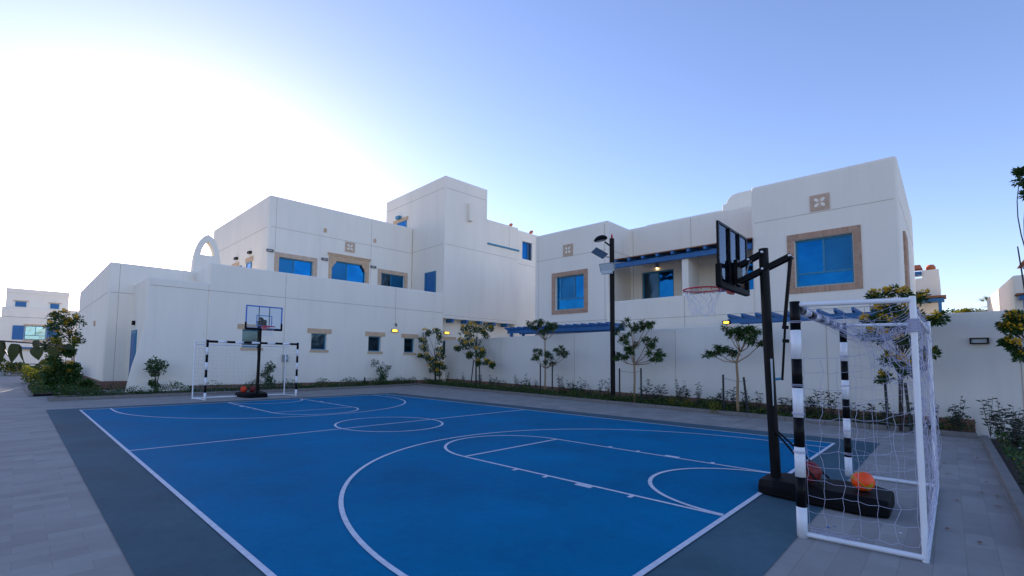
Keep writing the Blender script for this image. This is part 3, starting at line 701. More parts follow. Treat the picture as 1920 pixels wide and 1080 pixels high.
def tree_rosette(name, label, base, blobs, stk, lean=(0, 0), group='bare-stemmed trees with long leaves along the wall'):
    t = thing(name, label, 'tree', group)
    bx, by = base; tr = MB(); cr = MB()
    zs = sorted(b[2] for b in blobs); zlow = zs[0]
    f1 = Vector((bx+lean[0], by+lean[1], max(1.05, zlow-0.25)))
    hi = [b for b in blobs if b[2] > (zs[0]+zs[-1])/2]; lo = [b for b in blobs if b[2] <= (zs[0]+zs[-1])/2]
    hx = sum(b[0] for b in hi)/len(hi); hy = sum(b[1] for b in hi)/len(hi)
    f2 = Vector((hx*.5+f1.x*.5, hy*.5+f1.y*.5, min(b[2] for b in hi)-0.35)); 
    if f2.z < f1.z+.1: f2.z = f1.z+.25
    wob = Vector((0.03, 0.03, 0))
    tr.tube([(bx, by, 0.03), Vector((bx, by, .4))+wob, Vector((bx*.5+f1.x*.5, by*.5+f1.y*.5, f1.z*.7))-wob*.5, f1, f1.lerp(f2, .5)+wob*.7, f2], [0.042, 0.036, 0.033, 0.03, 0.026, 0.022], 9)
    for lst, f in ((hi, f2), (lo, f1)):
        for (x, y, z, r) in lst:
            c = Vector((x-rnd.uniform(0, .22), y+rnd.uniform(-.08, .08), z))
            b0 = c-Vector((0, 0, r*.4))
            m_ = f.lerp(b0, .5)+Vector((0, 0, -0.06))
            tr.tube([f, m_, b0], [0.016, 0.013, 0.009], 6)
            for q in range(5):
                cc = c+Vector((rnd.gauss(0,.6)*r, rnd.gauss(0,.75)*r, rnd.gauss(0,.40)*r))
                tr.tube([b0, cc], [0.009, 0.006], 5)
                for s in range(36):       # rosette of long leaves radiating from the tip
                    a = rnd.uniform(0, 6.283); el = rnd.uniform(-.75, .8)
                    d = Vector((math.cos(a)*math.cos(el), math.sin(a)*math.cos(el), math.sin(el)))
                    cr.leaf(cc+Vector((0,0,rnd.uniform(-.04,.04))), d, rnd.uniform(.12, .20), .046, nrm=Vector((0,0,1))+Vector((rnd.uniform(-.5,.5), rnd.uniform(-.5,.5), 0)))
    tr.build('trunk', BARKT, t, recalc=False, smooth=True); cr.build('crown', LF_F, t, recalc=False)
    stakes(t, bx, by, stk, None)
    tie = MB(); 
    if len(stk) >= 2:
        a, b = stk[0], stk[1]
        tie.tube([(bx+a[0], by+a[1], a[3]-.1), (bx, by, min(a[3], b[3])-.14), (bx+b[0], by+b[1], b[3]-.1)], 0.005, 5); tie.build('tie', STAKE, t)
    return t
T1b = [(15.56,19.78,3.02,.24), (16.0,19.34,3.06,.24), (15.51,19.84,2.49,.24), (15.51,19.83,2.03,.24), (16.1,19.25,2.69,.22), (15.34,20.0,1.68,.14), (15.67,19.67,1.63,.24), (15.81,19.54,1.35,.24), (16.19,19.16,1.98,.22), (16.15,19.2,1.64,.22), (16.16,19.19,1.17,.22), (16.32,19.04,1.05,.18), (15.81,19.53,.98,.24), (16.14,19.21,.71,.22)]
T2 = ((15.68,15.72),[(15.87,16.8,3.08,0.26),(15.81,16.43,2.7,0.28),(15.76,16.14,3.22,0.23),(15.65,15.55,3.08,0.25),(15.55,14.98,2.81,0.22),(15.46,14.48,3.03,0.19),(15.91,16.99,2.45,0.23),(15.99,17.47,2.08,0.15),(15.84,16.62,2.24,0.26),(15.72,15.97,2.32,0.25),(15.64,15.48,1.89,0.25),(15.57,15.1,1.86,0.19),(15.77,16.2,1.7,0.2),(15.62,15.42,1.35,0.16),(15.52,14.81,1.41,0.16),(15.44,14.36,1.25,0.16)])
T3 = ((14.76,10.6),[(14.84,11.08,3.08,0.23),(14.78,10.71,3.15,0.23),(14.88,11.29,2.97,0.21),(14.78,10.71,2.85,0.23),(14.69,10.22,2.96,0.23),(14.64,9.94,2.77,0.18),(14.72,10.41,2.72,0.2),(14.84,11.08,1.86,0.21),(14.83,11.01,1.61,0.19),(14.72,10.41,1.75,0.23),(14.71,10.34,1.41,0.23),(14.57,9.54,1.85,0.22),(14.54,9.39,1.7,0.2)])
T4 = ((13.96,6.14),[(14.09,6.88,2.3,0.23),(14.04,6.62,2.6,0.23),(13.97,6.24,2.79,0.23),(13.95,6.09,2.61,0.2),(13.88,5.7,2.72,0.22),(13.84,5.48,2.67,0.2),(13.97,6.25,2.07,0.22),(13.96,6.18,1.87,0.2),(14.08,6.84,1.7,0.23),(14.04,6.59,1.66,0.21),(13.88,5.71,2.15,0.2),(13.82,5.4,2.02,0.21),(13.78,5.17,1.82,0.19),(13.77,5.09,1.63,0.16)])
T5 = ((13.33,2.69),[(13.37,2.87,2.37,0.16),(13.33,2.67,2.39,0.14),(13.31,2.54,2.28,0.15),(13.28,2.38,2.47,0.17),(13.26,2.29,2.34,0.15),(13.23,2.14,2.16,0.15),(13.21,1.99,2.07,0.13),(13.44,3.3,1.75,0.14),(13.41,3.12,1.84,0.14),(13.38,2.96,1.84,0.12)])
T6 = ((12.71,-0.78),[(12.78,-0.41,3.09,0.12),(12.73,-0.66,3.09,0.16),(12.68,-0.92,3.06,0.14),(12.77,-0.44,2.71,0.17),(12.73,-0.68,2.79,0.18),(12.69,-0.9,2.71,0.18),(12.63,-1.21,2.97,0.12),(12.8,-0.28,2.5,0.14),(12.76,-0.52,2.5,0.17),(12.72,-0.75,2.42,0.18),(12.67,-0.98,2.52,0.17),(12.79,-0.35,2.18,0.15),(12.75,-0.58,2.11,0.17),(12.7,-0.81,2.02,0.17),(12.64,-1.19,2.46,0.1),(12.61,-1.32,2.39,0.1),(12.59,-1.44,2.5,0.1),(12.74,-0.63,1.64,0.15),(12.7,-0.86,1.52,0.17),(12.67,-0.98,1.4,0.14),(12.61,-1.34,1.76,0.09),(12.62,-1.27,1.67,0.08),(12.75,-0.55,1.2,0.11),(12.63,-1.22,1.47,0.05)])
T7 = ((12.4,-2.51),[(12.41,-2.42,2.4,0.12),(12.39,-2.54,2.43,0.11),(12.4,-2.51,2.17,0.13),(12.42,-2.37,2.27,0.06),(12.4,-2.48,1.88,0.11),(12.38,-2.6,2.36,0.12),(12.39,-2.55,1.69,0.09),(12.42,-2.38,1.96,0.07),(12.37,-2.66,5.27,0.09),(12.36,-2.7,5.04,0.1),(12.36,-2.72,4.85,0.09)])
L1 = ((2.68,20.47),[(2.58,20.48,1.26,0.17),(2.5,20.48,1.01,0.17),(2.73,20.47,1.06,0.17),(2.9,20.46,1.16,0.15),(2.65,20.47,0.8,0.13),(2.62,20.47,0.49,0.13),(2.75,20.47,0.32,0.11)])
L2 = ((7.02,20.26),[(6.92,20.27,0.93,0.19),(7.08,20.26,1.0,0.2),(6.81,20.27,0.76,0.17),(7.0,20.27,0.47,0.19),(7.11,20.26,0.22,0.17),(6.9,20.27,0.28,0.15)])
L3 = ((12.75,19.99),[(12.3,20.01,1.21,0.17),(12.53,20.0,0.99,0.23),(12.79,19.99,0.78,0.23),(13.05,19.98,0.98,0.2),(12.67,19.99,0.41,0.2),(12.86,19.99,0.55,0.2),(12.46,20.01,0.08,0.2),(13.04,19.98,0.26,0.14)])
L4 = ((11.68,20.04),[(11.67,20.04,0.1,0.17),(11.8,20.04,-0.07,0.11)])
T0 = ((0.42,22.5),[(-0.19,22.5,2.88,0.23),(-0.28,22.5,2.57,0.2),(0.08,22.5,3.01,0.25),(0.25,22.5,2.69,0.25),(0.03,22.5,2.53,0.25),(0.4,22.5,2.86,0.17),(-0.11,22.5,2.25,0.21),(0.25,22.5,2.23,0.19),(-0.22,22.5,1.9,0.22),(-0.37,22.5,1.69,0.18),(0.37,22.5,2.02,0.15)])
S0 = ((0.13,22.2),[(0.06,22.2,1.6,0.31),(-0.07,22.2,1.19,0.41),(0.25,22.2,0.99,0.37),(-0.15,22.2,0.75,0.4),(0.34,22.2,0.64,0.37),(-0.25,22.2,0.43,0.28),(0.6,22.2,0.32,0.21),(0.09,22.2,0.28,0.33),(-0.4,22.2,0.99,0.16)])
YG = 'yellow-flowering trees along the wall'
tree_fine('flowering_tree', 'slender yellow-flowering tree in the corner where the villa meets the wall', (15.98,19.3), T1b, [(-.10,.04,(0,0),1.5), (.12,-.12,(0,0),1.5)], group=YG, dens=1.9)
tree_fine('flowering_tree', 'yellow-flowering tree on splayed dark stakes below the blue brackets', T2[0], T2[1], [(.12,.55,(-.05,-.25),1.45), (0,0.05,(0,0),1.4), (-.08,-.35,(.03,.1),1.4)], group=YG, dens=1.9)
tree_rosette('leafy_sapling', 'bare-stemmed sapling with one high crown below the smaller brick-framed window', T3[0], T3[1], [(.03,.28,(0,0),1.35), (-.06,-.42,(0,0),1.4)])
tree_rosette('leafy_sapling', 'bare-stemmed tree with drooping two-tier crown just right of the lamp post', T4[0], T4[1], [(.10,.62,(0,0),1.25), (-.02,-.25,(0,0),1.28)], lean=(0, 0))
tree_rosette('leafy_sapling', 'bare-stemmed tree with a lopsided forked crown left of the near hoop pole', T5[0], T5[1], [(.05,.40,(0,0),1.15), (-.05,-.26,(0,.09),1.1)], lean=(0.0, .02))
tree_fine('flowering_tree', 'broad yellow-flowering tree behind the near goal net', T6[0], T6[1], [(.03,.22,(0,.02),1.22), (-.02,-.16,(0,.06),1.1)], group=YG, dens=1.7, flower=0.20, L=.085, W=.035, shift=.15)
tree_fine('flowering_tree', 'tall thin yellow-flowering tree cut off by the right edge', (12.30,-2.92), [(x, y-(.07 if z > 4 else 0), z, q*(.8 if z > 4 else 1)) for (x, y, z, q) in T7[1]], [], group=YG, dens=1.5, flower=0.20, L=.085, W=.035, shift=.1)
tree_fine('wall_shrub', 'leafy shrub on the facade left of the far goal', L1[0], L1[1], [], flower=0, group='shrubs against the left villa', cat='shrub', dens=1.0, L=.10, W=.05)
tree_fine('wall_shrub', 'dark shrub seen through the far goal beside the meter box', L2[0], L2[1], [], flower=0, group='shrubs against the left villa', cat='shrub', dens=1.0, L=.10, W=.05)
tree_fine('wall_shrub', 'narrow-leaved shrub below the third small square window', L3[0], L3[1], [], flower=0, group='shrubs against the left villa', cat='shrub', dens=0.8, L=.13, W=.035)
tree_fine('wall_shrub', 'small low plant left of the narrow-leaved shrub', (11.7,20.05), [(11.66,20.0,.22,.17), (11.82,20.0,.16,.12)], [], flower=0, group='shrubs against the left villa', cat='shrub', dens=0.8, L=.09, W=.04)
tree_fine('flowering_tree', 'slim tree with orange-yellow tips above the corner shrub', (0.42,22.6), T0[1], [], flower=.2, group=YG, dens=1.5, bark=BARKD)
t = tree_fine('corner_shrub', 'dense dark shrub with yellow tips at the left corner of the villa', (0.13,22.3), [(x+.06, y, z, q*.72) for (x, y, z, q) in S0[1] if x > -.3], [], flower=.12, group='shrubs against the left villa', cat='shrub', dens=5, L=.12, W=.06)
ys = MB()
for (x, z) in ((-.30,1.75), (-.38,1.45), (-.30,1.2), (-.42,.95), (-.22,2.0), (0.25,1.95), (-.1,1.75)): cloud(ys, (x, 22.0, z), .13, 60, .10, .05)
ys.build('leaves', LF_Y, t, recalc=False)

# upright purple-green stems in the boundary bed
STM = [(16.71,19.21),(16.38,17.4),(16.08,15.73),(15.94,14.93),(15.9,14.71),(15.82,14.27),(15.74,13.84),(15.56,12.83),(15.5,12.52),(15.46,12.26),(15.41,12.0),(15.33,11.53),(15.05,9.98),(14.99,9.68),(14.95,9.44),(14.92,9.29),(14.89,9.09),(14.82,8.72),(14.77,8.44),(14.66,7.84),(14.61,7.53),(14.34,6.03),(14.3,5.82),(14.27,5.67),(14.23,5.47),(14.2,5.31),(14.1,4.73),(14.07,4.58),(14.03,4.36),(13.96,3.95),(13.86,3.39),(13.83,3.21),(13.78,2.92),(13.71,2.57),(13.66,2.26),(13.54,1.61),(13.51,1.46),(13.44,1.05),(13.42,0.97),(13.41,0.87),(13.38,0.73),(13.35,0.53),(13.26,0.05),(13.21,-0.23),(13.16,-0.5),(13.09,-0.88),(13.02,-1.3),(12.96,-1.63),(12.95,-1.68),(12.87,-2.12)]
def stem_plant(x, y, h_, n, label, group):
    t = thing('stem_plant', label, 'plant', group)
    st_ = MB(); lf = MB()
    for k in range(n):
        a = rnd.uniform(0, 6.28); sp = rnd.uniform(.02, .16); hh = h_*rnd.uniform(.6, 1)
        b0 = Vector((x, y, .06)); tp = Vector((x+math.cos(a)*sp, y+math.sin(a)*sp, hh))
        st_.tube([b0, b0.lerp(tp, .5)+Vector((0, 0, .03)), tp], [.005, .004, .002], 4, cap=False)
        for q in range(19):
            f = rnd.uniform(.2, 1); p = b0.lerp(tp, f); aa = rnd.uniform(0, 6.28)
            lf.leaf(p, Vector((math.cos(aa), math.sin(aa), rnd.uniform(-.2, .6))), rnd.uniform(.06, .12), .032)
    st_.build('stem', BARKD, t, recalc=False); lf.build('foliage', LF_B, t, recalc=False)
    return t
for i, (x, y) in enumerate(STM):
    stem_plant(x-rnd.uniform(0,.12), y, rnd.uniform(.55, .95), rnd.choice((3, 4, 5)), 'upright dark leafy stem plant against the white boundary wall', 'upright stem plants along the boundary wall')
for (x, y, h_) in ((12.2,-2.25,.9), (11.4,-2.35,.85), (10.7,-2.3,.7), (9.6,-2.4,.8)):
    stem_plant(x, y, h_, 7, 'bushy dark stem plant in the near bed at the right edge', 'stem plants in the near bed')
for (x, y) in ((14.02, 4.7), (13.75, 4.2), (13.45, 3.3)):
    t = thing('yellow_shrub', 'small yellow-leaved shrub in the boundary bed right of the lamp post', 'shrub', 'small yellow-leaved shrubs')
    m_ = MB(); cloud(m_, (x-.25, y, .2), .17, 110, .06, .035); m_.build('foliage', LF_Y, t, recalc=False)

# fallen leaves / dry leaves beside the near bed kerb
for k in range(16):
    x = rnd.uniform(4.5, 12); y = rnd.uniform(-1.95, -1.45) if k % 4 else rnd.uniform(-1.9, -0.9)
    m_ = MB(); a = rnd.uniform(0, 6.28); m_.leaf(Vector((x, y, .014 if y > -1.93 else .13)), Vector((math.cos(a), math.sin(a), .12)), .075, .04, nrm=Vector((0,0,1)))
    o = m_.build('fallen_leaf', DRY, recalc=False); tag(o, 'dry brown leaf lying on the paving beside the near bed', 'leaf', 'fallen leaves')
for (x, y, c_, s_) in ((4.05,-.74,'blue',.018), (4.12,-.78,'blue',.012), (4.35,-1.22,'white',.016)):
    m_ = MB(); m_.prism([(x+s_*math.cos(q*1.05)*(1+.3*math.sin(q*2)), y+s_*.8*math.sin(q*1.05), .004) for q in range(6)], (0,0,1), .002)
    o = m_.build('paint_fleck', BLUEP if c_ == 'blue' else WPAINT); tag(o, '%s paint fleck on the slabs inside the near goal' % c_, 'paint fleck', 'paint flecks inside the near goal')

# large heart-shaped leaves hanging into view at the left
nb = thing('heart_leaf_branch', 'drooping branch of large heart-shaped leaves close to the camera at the left edge', 'branch')
st_ = MB()
tw = [(-1.75,2.75,1.30), (-1.62,2.55,1.50), (-1.45,2.38,1.575), (-1.32,2.22,1.565), (-1.20,2.10,1.555), (-1.12,2.02,1.545)]
st_.tube([(-1.95,3.0,0.0), (-1.92,2.95,.7)]+tw, [.012, .011, .009, .008, .006, .005, .004, .003], 6); st_.build('stem', BARKD, nb, smooth=True)
def heart(mb, p, d, L, W, nrm):
    d = Vector(d).normalized(); x = d.cross(Vector(nrm)).normalized(); n = x.cross(d)
    prof = [(0.0,0.0), (-.09,.20), (-.08,.36), (.02,.47), (.2,.52), (.42,.48), (.62,.36), (.8,.2), (.92,.08), (1.0,0.0)]
    i = len(mb.v); ctr = []
    for t_, w_ in prof: ctr.append(p+d*L*t_-n*L*.12*t_*t_)
    for c_, (t_, w_) in zip(ctr, prof):
        mb.v += [tuple(c_), tuple(c_+x*W*w_+n*W*w_*.25), tuple(c_-x*W*w_+n*W*w_*.25)]
    for k in range(len(prof)-1):
        a, b = i+3*k, i+3*(k+1)
        mb.f += [(a, a+1, b+1, b), (a, b, b+2, a+2)]; mb.m += [0, 0]
hl = [((-1.395,2.30,1.560), (.05,-.03,-1), .125, .075, (-.5,-1,.2)), ((-1.375,2.28,1.555), (.25,0,-1), .09, .05, (-1,-.2,.1)), ((-1.325,2.235,1.545), (-.12,.05,-1), .105, .05, (-.1,-1,.2)),
      ((-1.300,2.215,1.535), (.10,-.05,-1), .100, .042, (-1,-.3,.1)), ((-1.235,2.145,1.572), (-.02,-.02,-1), .065, .055, (-.9,-.6,.5)), ((-1.232,2.14,1.530), (.04,-.05,-1), .070, .068, (-.7,-1,.1)), ((-1.165,2.07,1.535), (.1,0,-1), .062, .055, (-.8,-1,.0)),
      ((-1.44,2.35,1.57), (0,0,-1), .14, .09, (-.4,-1,.3)), ((-1.12,2.03,1.545), (.8,-.5,-.35), .05, .045, (-.3,-.5,.8))]
for (p, d, L_, W_, nn) in hl:
    m_ = MB(); heart(m_, Vector(p), d, L_, W_, nn)
    o = m_.build('leaf', LF_N, nb, recalc=False, smooth=True)
    
# ------------------------------------------------------------------ wall lamps
def wall_lamp(fr, s, d, z, w_, h_, label, lit, depth=0.10, group='rectangular wall lamps'):
    t = thing('wall_lamp', label, 'wall lamp', group)
    f = MB(); b = 0.022
    fr.box(f, s-w_/2, s+w_/2, d, d+depth, z+h_/2-b, z+h_/2); fr.box(f, s-w_/2, s+w_/2, d, d+depth, z-h_/2, z-h_/2+b)
    fr.box(f, s-w_/2, s-w_/2+b, d, d+depth, z-h_/2+b, z+h_/2-b); fr.box(f, s+w_/2-b, s+w_/2, d, d+depth, z-h_/2+b, z+h_/2-b)
    f.build('housing', BLACK, t)
    g = MB(); fr.box(g, s-w_/2+b, s+w_/2-b, d, d+depth*.55, z-h_/2+b, z+h_/2-b); g.build('diffuser', lit, t)
wall_lamp(WFR, -2.07*wl, 0, 2.03, .28, .13, 'unlit rectangular wall lamp on the boundary wall near the right edge', DIFF)
wall_lamp(WFR, 3.2*wl, 0.02, 2.74, .22, .105, 'lit amber lamp above the boundary wall left of the near hoop pole', LIT)
wall_lamp(LFR, 13.91, 0, 3.08, .36, .15, 'lit amber wall lamp between the two right-hand small windows', LIT)
wall_lamp(LFR, 18.15, -0.62, 3.18, .40, .15, 'lit amber wall lamp above the yellow tree beneath the blue brackets', LIT)
wall_lamp(DSF, 2.35, 0, 2.92, .26, .18, 'lit amber wall lamp above the narrow side door', LIT)
for s, l_ in ((8.08, 'unlit black lamp left of the upper window nearest the villa corner'), (11.2, 'unlit black lamp between the first upper window and the carved one'), (14.42, 'unlit black lamp between the carved upper window and the one beside the tower')):
    wall_lamp(LFR, s, -3.56, 7.33, .36, .13, l_, DIFF)
for s, l_ in ((2.6, 'small black lamp on the upper storey side, nearer the corner'), (5.0, 'small black lamp on the upper storey side, nearer the roof arch')):
    wall_lamp(USF, s, 0, 7.60, .36, .13, l_, DIFF, depth=0.16)
t = thing('balcony_light', 'small glowing lamp above the balcony sliding door', 'wall lamp')
b = MB(); b.box(19.5, 19.6, 7.72, 7.86, 5.98, 6.06); b.build('bracket', GREYM, t); b = MB(); b.tube([(19.53,7.79,5.98), (19.53,7.79,5.84)], [.045,.055], 10); b.build('shade', GREYM, t)
b = MB(); b.tube([(19.53,7.79,5.838), (19.53,7.79,5.80)], [.05,.03], 10); b.build('bulb', LITW, t)
t = thing('security_camera', 'small dome security camera above the amber lamp on the left villa', 'camera')
b = MB(); LFR.box(b, 13.93, 14.03, 0, .08, 3.44, 3.52); b.build('mount', GREYM, t)
b = MB(); P = LFR.P(13.98, .1, 3.42); b.tube([P, P+Vector((0,0,-.03)), P+Vector((0,0,-.06)), P+Vector((0,0,-.075))], [.05,.05,.035,.012], 12); b.build('dome', BLACK, t, smooth=True)
t = thing('meter_box', 'small grey electrical box on a conduit behind the far goal', 'electrical box')
b = MB(); LFR.box(b, 7.72, 7.98, 0.04, .16, 1.28, 1.62); b.build('box', GREYM, t, bevel=.015)
b = MB(); LFR.box(b, 7.80, 7.93, 0.16, .20, 1.36, 1.54); b.build('cover', DIFF, t)
b = MB(); b.tube([LFR.P(7.88,.07,1.28), LFR.P(7.86,.06,1.0), LFR.P(7.86,.06,.1)], .022, 8); b.build('conduit', GREYM, t)
for s, l_ in ((23.6, 'small terracotta roof floodlight nearer the tower'), (26.05, 'small terracotta roof floodlight farther from the tower')):
    t = thing('roof_floodlight', l_, 'floodlight', 'terracotta roof floodlights')
    off_ = -.3 if s < 24.1 else -.5
    b = MB(); b.bar(LFR.P(s, off_, 11.05), LFR.P(s+.04, off_, 11.22), .05, .05); b.build('stand', BLACK, t)
    b = MB(); b.bar(LFR.P(s-.05, off_+.02, 11.16), LFR.P(s+.11, off_+.02, 11.36), .22, .16); b.build('head', TERRA, t, bevel=.015)

# ------------------------------------------------------------------ lamp post
t = thing('lamp_post', 'tall black lamp post with a hooded street light in front of the boundary wall', 'lamp post')
lx, ly = 14.02, 7.0
b = MB(); b.box(lx-.065, lx+.065, ly-.065, ly+.065, .02, 6.02); b.build('pole', BLACK, t, bevel=.012)
b = MB(); b.tube([(lx,ly,.05), (lx,ly,.12)], .13, 16); b.build('base', BLACK, t)
# direction towards the left of the view along the wall (+Y, slightly -X)
dv = Vector((-.25, 1, 0)).normalized()
b = MB(); b.tube([Vector((lx,ly,5.70)), Vector((lx,ly,5.76))+dv*.08, Vector((lx,ly,5.92))+dv*.26], [.035,.032,.03], 10); b.build('arm', BLACK, t)
hc = Vector((lx, ly, 6.06))+dv*.42
def oval(mb, c, d, rings):
    s_ = d.cross(Vector((0,0,1))).normalized(); i0 = len(mb.v); K = 20
    for (z_, a_, b_) in rings:
        for q in range(K):
            th = 2*math.pi*q/K; mb.v.append(tuple(c+d*a_*math.cos(th)+s_*b_*math.sin(th)+Vector((0,0,z_-0.12*a_*0+ -0.22*a_*math.cos(th)*0.6))))
    for j in range(len(rings)-1):
        for q in range(K):
            r_ = (q+1) % K; mb.f.append((i0+j*K+q, i0+j*K+r_, i0+(j+1)*K+r_, i0+(j+1)*K+q)); mb.m.append(0)
    mb.f.append(tuple(i0+q for q in reversed(range(K)))); mb.f.append(tuple(i0+(len(rings)-1)*K+q for q in range(K))); mb.m += [0, 0]
b = MB(); oval(b, hc, dv, [(-.06,.24,.15), (-.03,.26,.17), (.02,.24,.15), (.07,.19,.12), (.11,.11,.07)]); b.build('lamp_head', BLACK, t, smooth=False)
b = MB(); oval(b, hc, dv, [(-.085,.20,.12), (-.058,.21,.13)]); b.build('lens', GLASSD, t)
b = MB(); b.tube([(lx,ly,6.02), (lx,ly,6.08), (lx,ly,6.20)], [.02,.045,.006], 8); b.build('finial', RIMRED, t)
t2 = thing('solar_floodlight', 'solar panel and square floodlight clamped to the black lamp post', 'floodlight')
b = MB(); P0 = Vector((lx-.02, ly, 5.30))
b.bar(P0, P0+dv*.25+Vector((0,0,.06)), .04, .04); b.build('bracket', GREYM, t2)
sp = MB(); c0 = P0+dv*.45+Vector((0,0,.22)); e1 = (dv*.22+Vector((0,0,.15))); e2 = Vector((.09,-.06,.10))
nrm_ = e1.cross(e2).normalized()*.02
sp.hexa([c0-e1-e2, c0+e1-e2, c0+e1+e2, c0-e1+e2, c0-e1-e2+nrm_, c0+e1-e2+nrm_, c0+e1+e2+nrm_, c0-e1+e2+nrm_]); sp.build('solar_panel', SOLAR, t2)
fx = MB(); cy0 = P0+dv*.10+Vector((-.16,-.02,-.38)); ex = dv*.27; ez = Vector((-.06,0,.15)); nn = ex.cross(ez).normalized()*.05
if nn.x > 0: nn = -nn
fx.hexa([cy0-ex-ez, cy0+ex-ez, cy0+ex+ez, cy0-ex+ez, cy0-ex-ez+nn, cy0+ex-ez+nn, cy0+ex+ez+nn, cy0-ex+ez+nn]); fx.build('housing', GREYM, t2, bevel=.012)
fg = MB(); ex *= .88; ez *= .84; c1 = cy0+nn*1.02; q2 = nn*.06
fg.hexa([c1-ex-ez, c1+ex-ez, c1+ex+ez, c1-ex+ez, c1-ex-ez+q2, c1+ex-ez+q2, c1+ex+ez+q2, c1-ex+ez+q2]); fg.build('lens', DIFF, t2)
fb = MB(); fb.bar(cy0-dv*.2+Vector((-.03,0,-.2)), cy0+dv*.2+Vector((-.03,0,-.2)), .12, .1); fb.build('driver_box', DIFF, t2, bevel=.01)

# ------------------------------------------------------------------ football goals
def thread(mb, pts, r=0.0019): mb.tube(pts, r, 3, cap=False)
def net(mb, A_, B_, C_, D_, nu, nv, noise, sagf=None, r=0.0019, sub=2, seed=1, skew=0):
    """grid net over quad A(u0v0) B(u1v0) C(u1v1) D(u0v1)"""
    R_ = random.Random(seed); A_, B_, C_, D_ = map(Vector, (A_, B_, C_, D_))
    G = {}
    def base(u, v): return A_.lerp(B_, u).lerp(D_.lerp(C_, u), v)
    for i in range(nu+1):
        for j in range(nv+1):
            u = i/nu; v = j/nv; p = base(u, v); e = noise*(0.25 if (i in (0, nu) or j in (0, nv)) else 1)
            p += Vector((R_.gauss(0, e), R_.gauss(0, e), R_.gauss(0, e)))
            if sagf: p += sagf(u, v)
            G[i, j] = p
    for i in range(nu+1):
        for j in range(nv+1):
            for (a, b) in ((i+1, j), (i, j+1)):
                if (a, b) in G:
                    p, q = G[i, j], G[a, b]; L_ = (q-p).length
                    m_ = p.lerp(q, .5)+Vector((R_.gauss(0, .05*L_), R_.gauss(0, .05*L_), -abs(R_.gauss(.07, .05))*L_))
                    thread(mb, [p, p.lerp(m_, .55)+Vector((0,0,-.01*L_)), m_, m_.lerp(q, .5), q], r)
def goal(label, fl_, fr_, rl_, rr_, H, netp, band_v=8, band_h=11):
    t = thing('football_goal', label, 'goal', 'striped football goals')
    fl_, fr_, rl_, rr_ = (Vector((*p, 0)) for p in (fl_, fr_, rl_, rr_)); Zv = Vector((0,0,H)); R_ = .040
    def striped(name, a, b, n, first):
        mb = MB()
        for i in range(n):
            mb.tube([a.lerp(b, i/n), a.lerp(b, (i+1)/n)], R_ if i % 2 == first else R_+.0005, 18, mi=(0 if i % 2 == first else 1))
        o_ = mb.build(name, [BLACK, WPAINT], t, recalc=True)
        for pl_ in o_.data.polygons: pl_.use_smooth = len(pl_.vertices) == 4
    for p in (fl_, fr_): striped('post', p+Vector((0,0,H+.03)), p, band_v, 0)
    dx = (fr_-fl_).normalized()*R_
    striped('crossbar', fl_+Zv-Vector((0,0,.03))+dx, fr_+Zv-Vector((0,0,.03))-dx, band_h, 0)
    for f, r_ in ((fl_, rl_), (fr_, rr_)):
        for name, a, b in (('top_bar', f+Zv, r_+Zv-Vector((0,0,.01))), ('ground_bar', f+Vector((0,0,.03)), r_+Vector((0,0,.03))), ('rear_post', r_, r_+Zv+Vector((0,0,.02)))):
            mb = MB(); mb.tube([a, b], .021, 14); mb.build(name, WPAINT, t, smooth=False)
    mb = MB(); mb.tube([rl_+Vector((0,0,.03)), rr_+Vector((0,0,.03))], .024, 14); mb.build('ground_bar', WPAINT, t)
    mb = MB(); mb.tube([rl_+Zv-Vector((0,0,.12)), rr_+Zv-Vector((0,0,.12))], .018, 12); mb.build('top_bar', WPAINT, t)
    nm = MB(); netp(nm, fl_, fr_, rl_, rr_, Zv); nm.build('net', NETM, t, recalc=False)
    return t
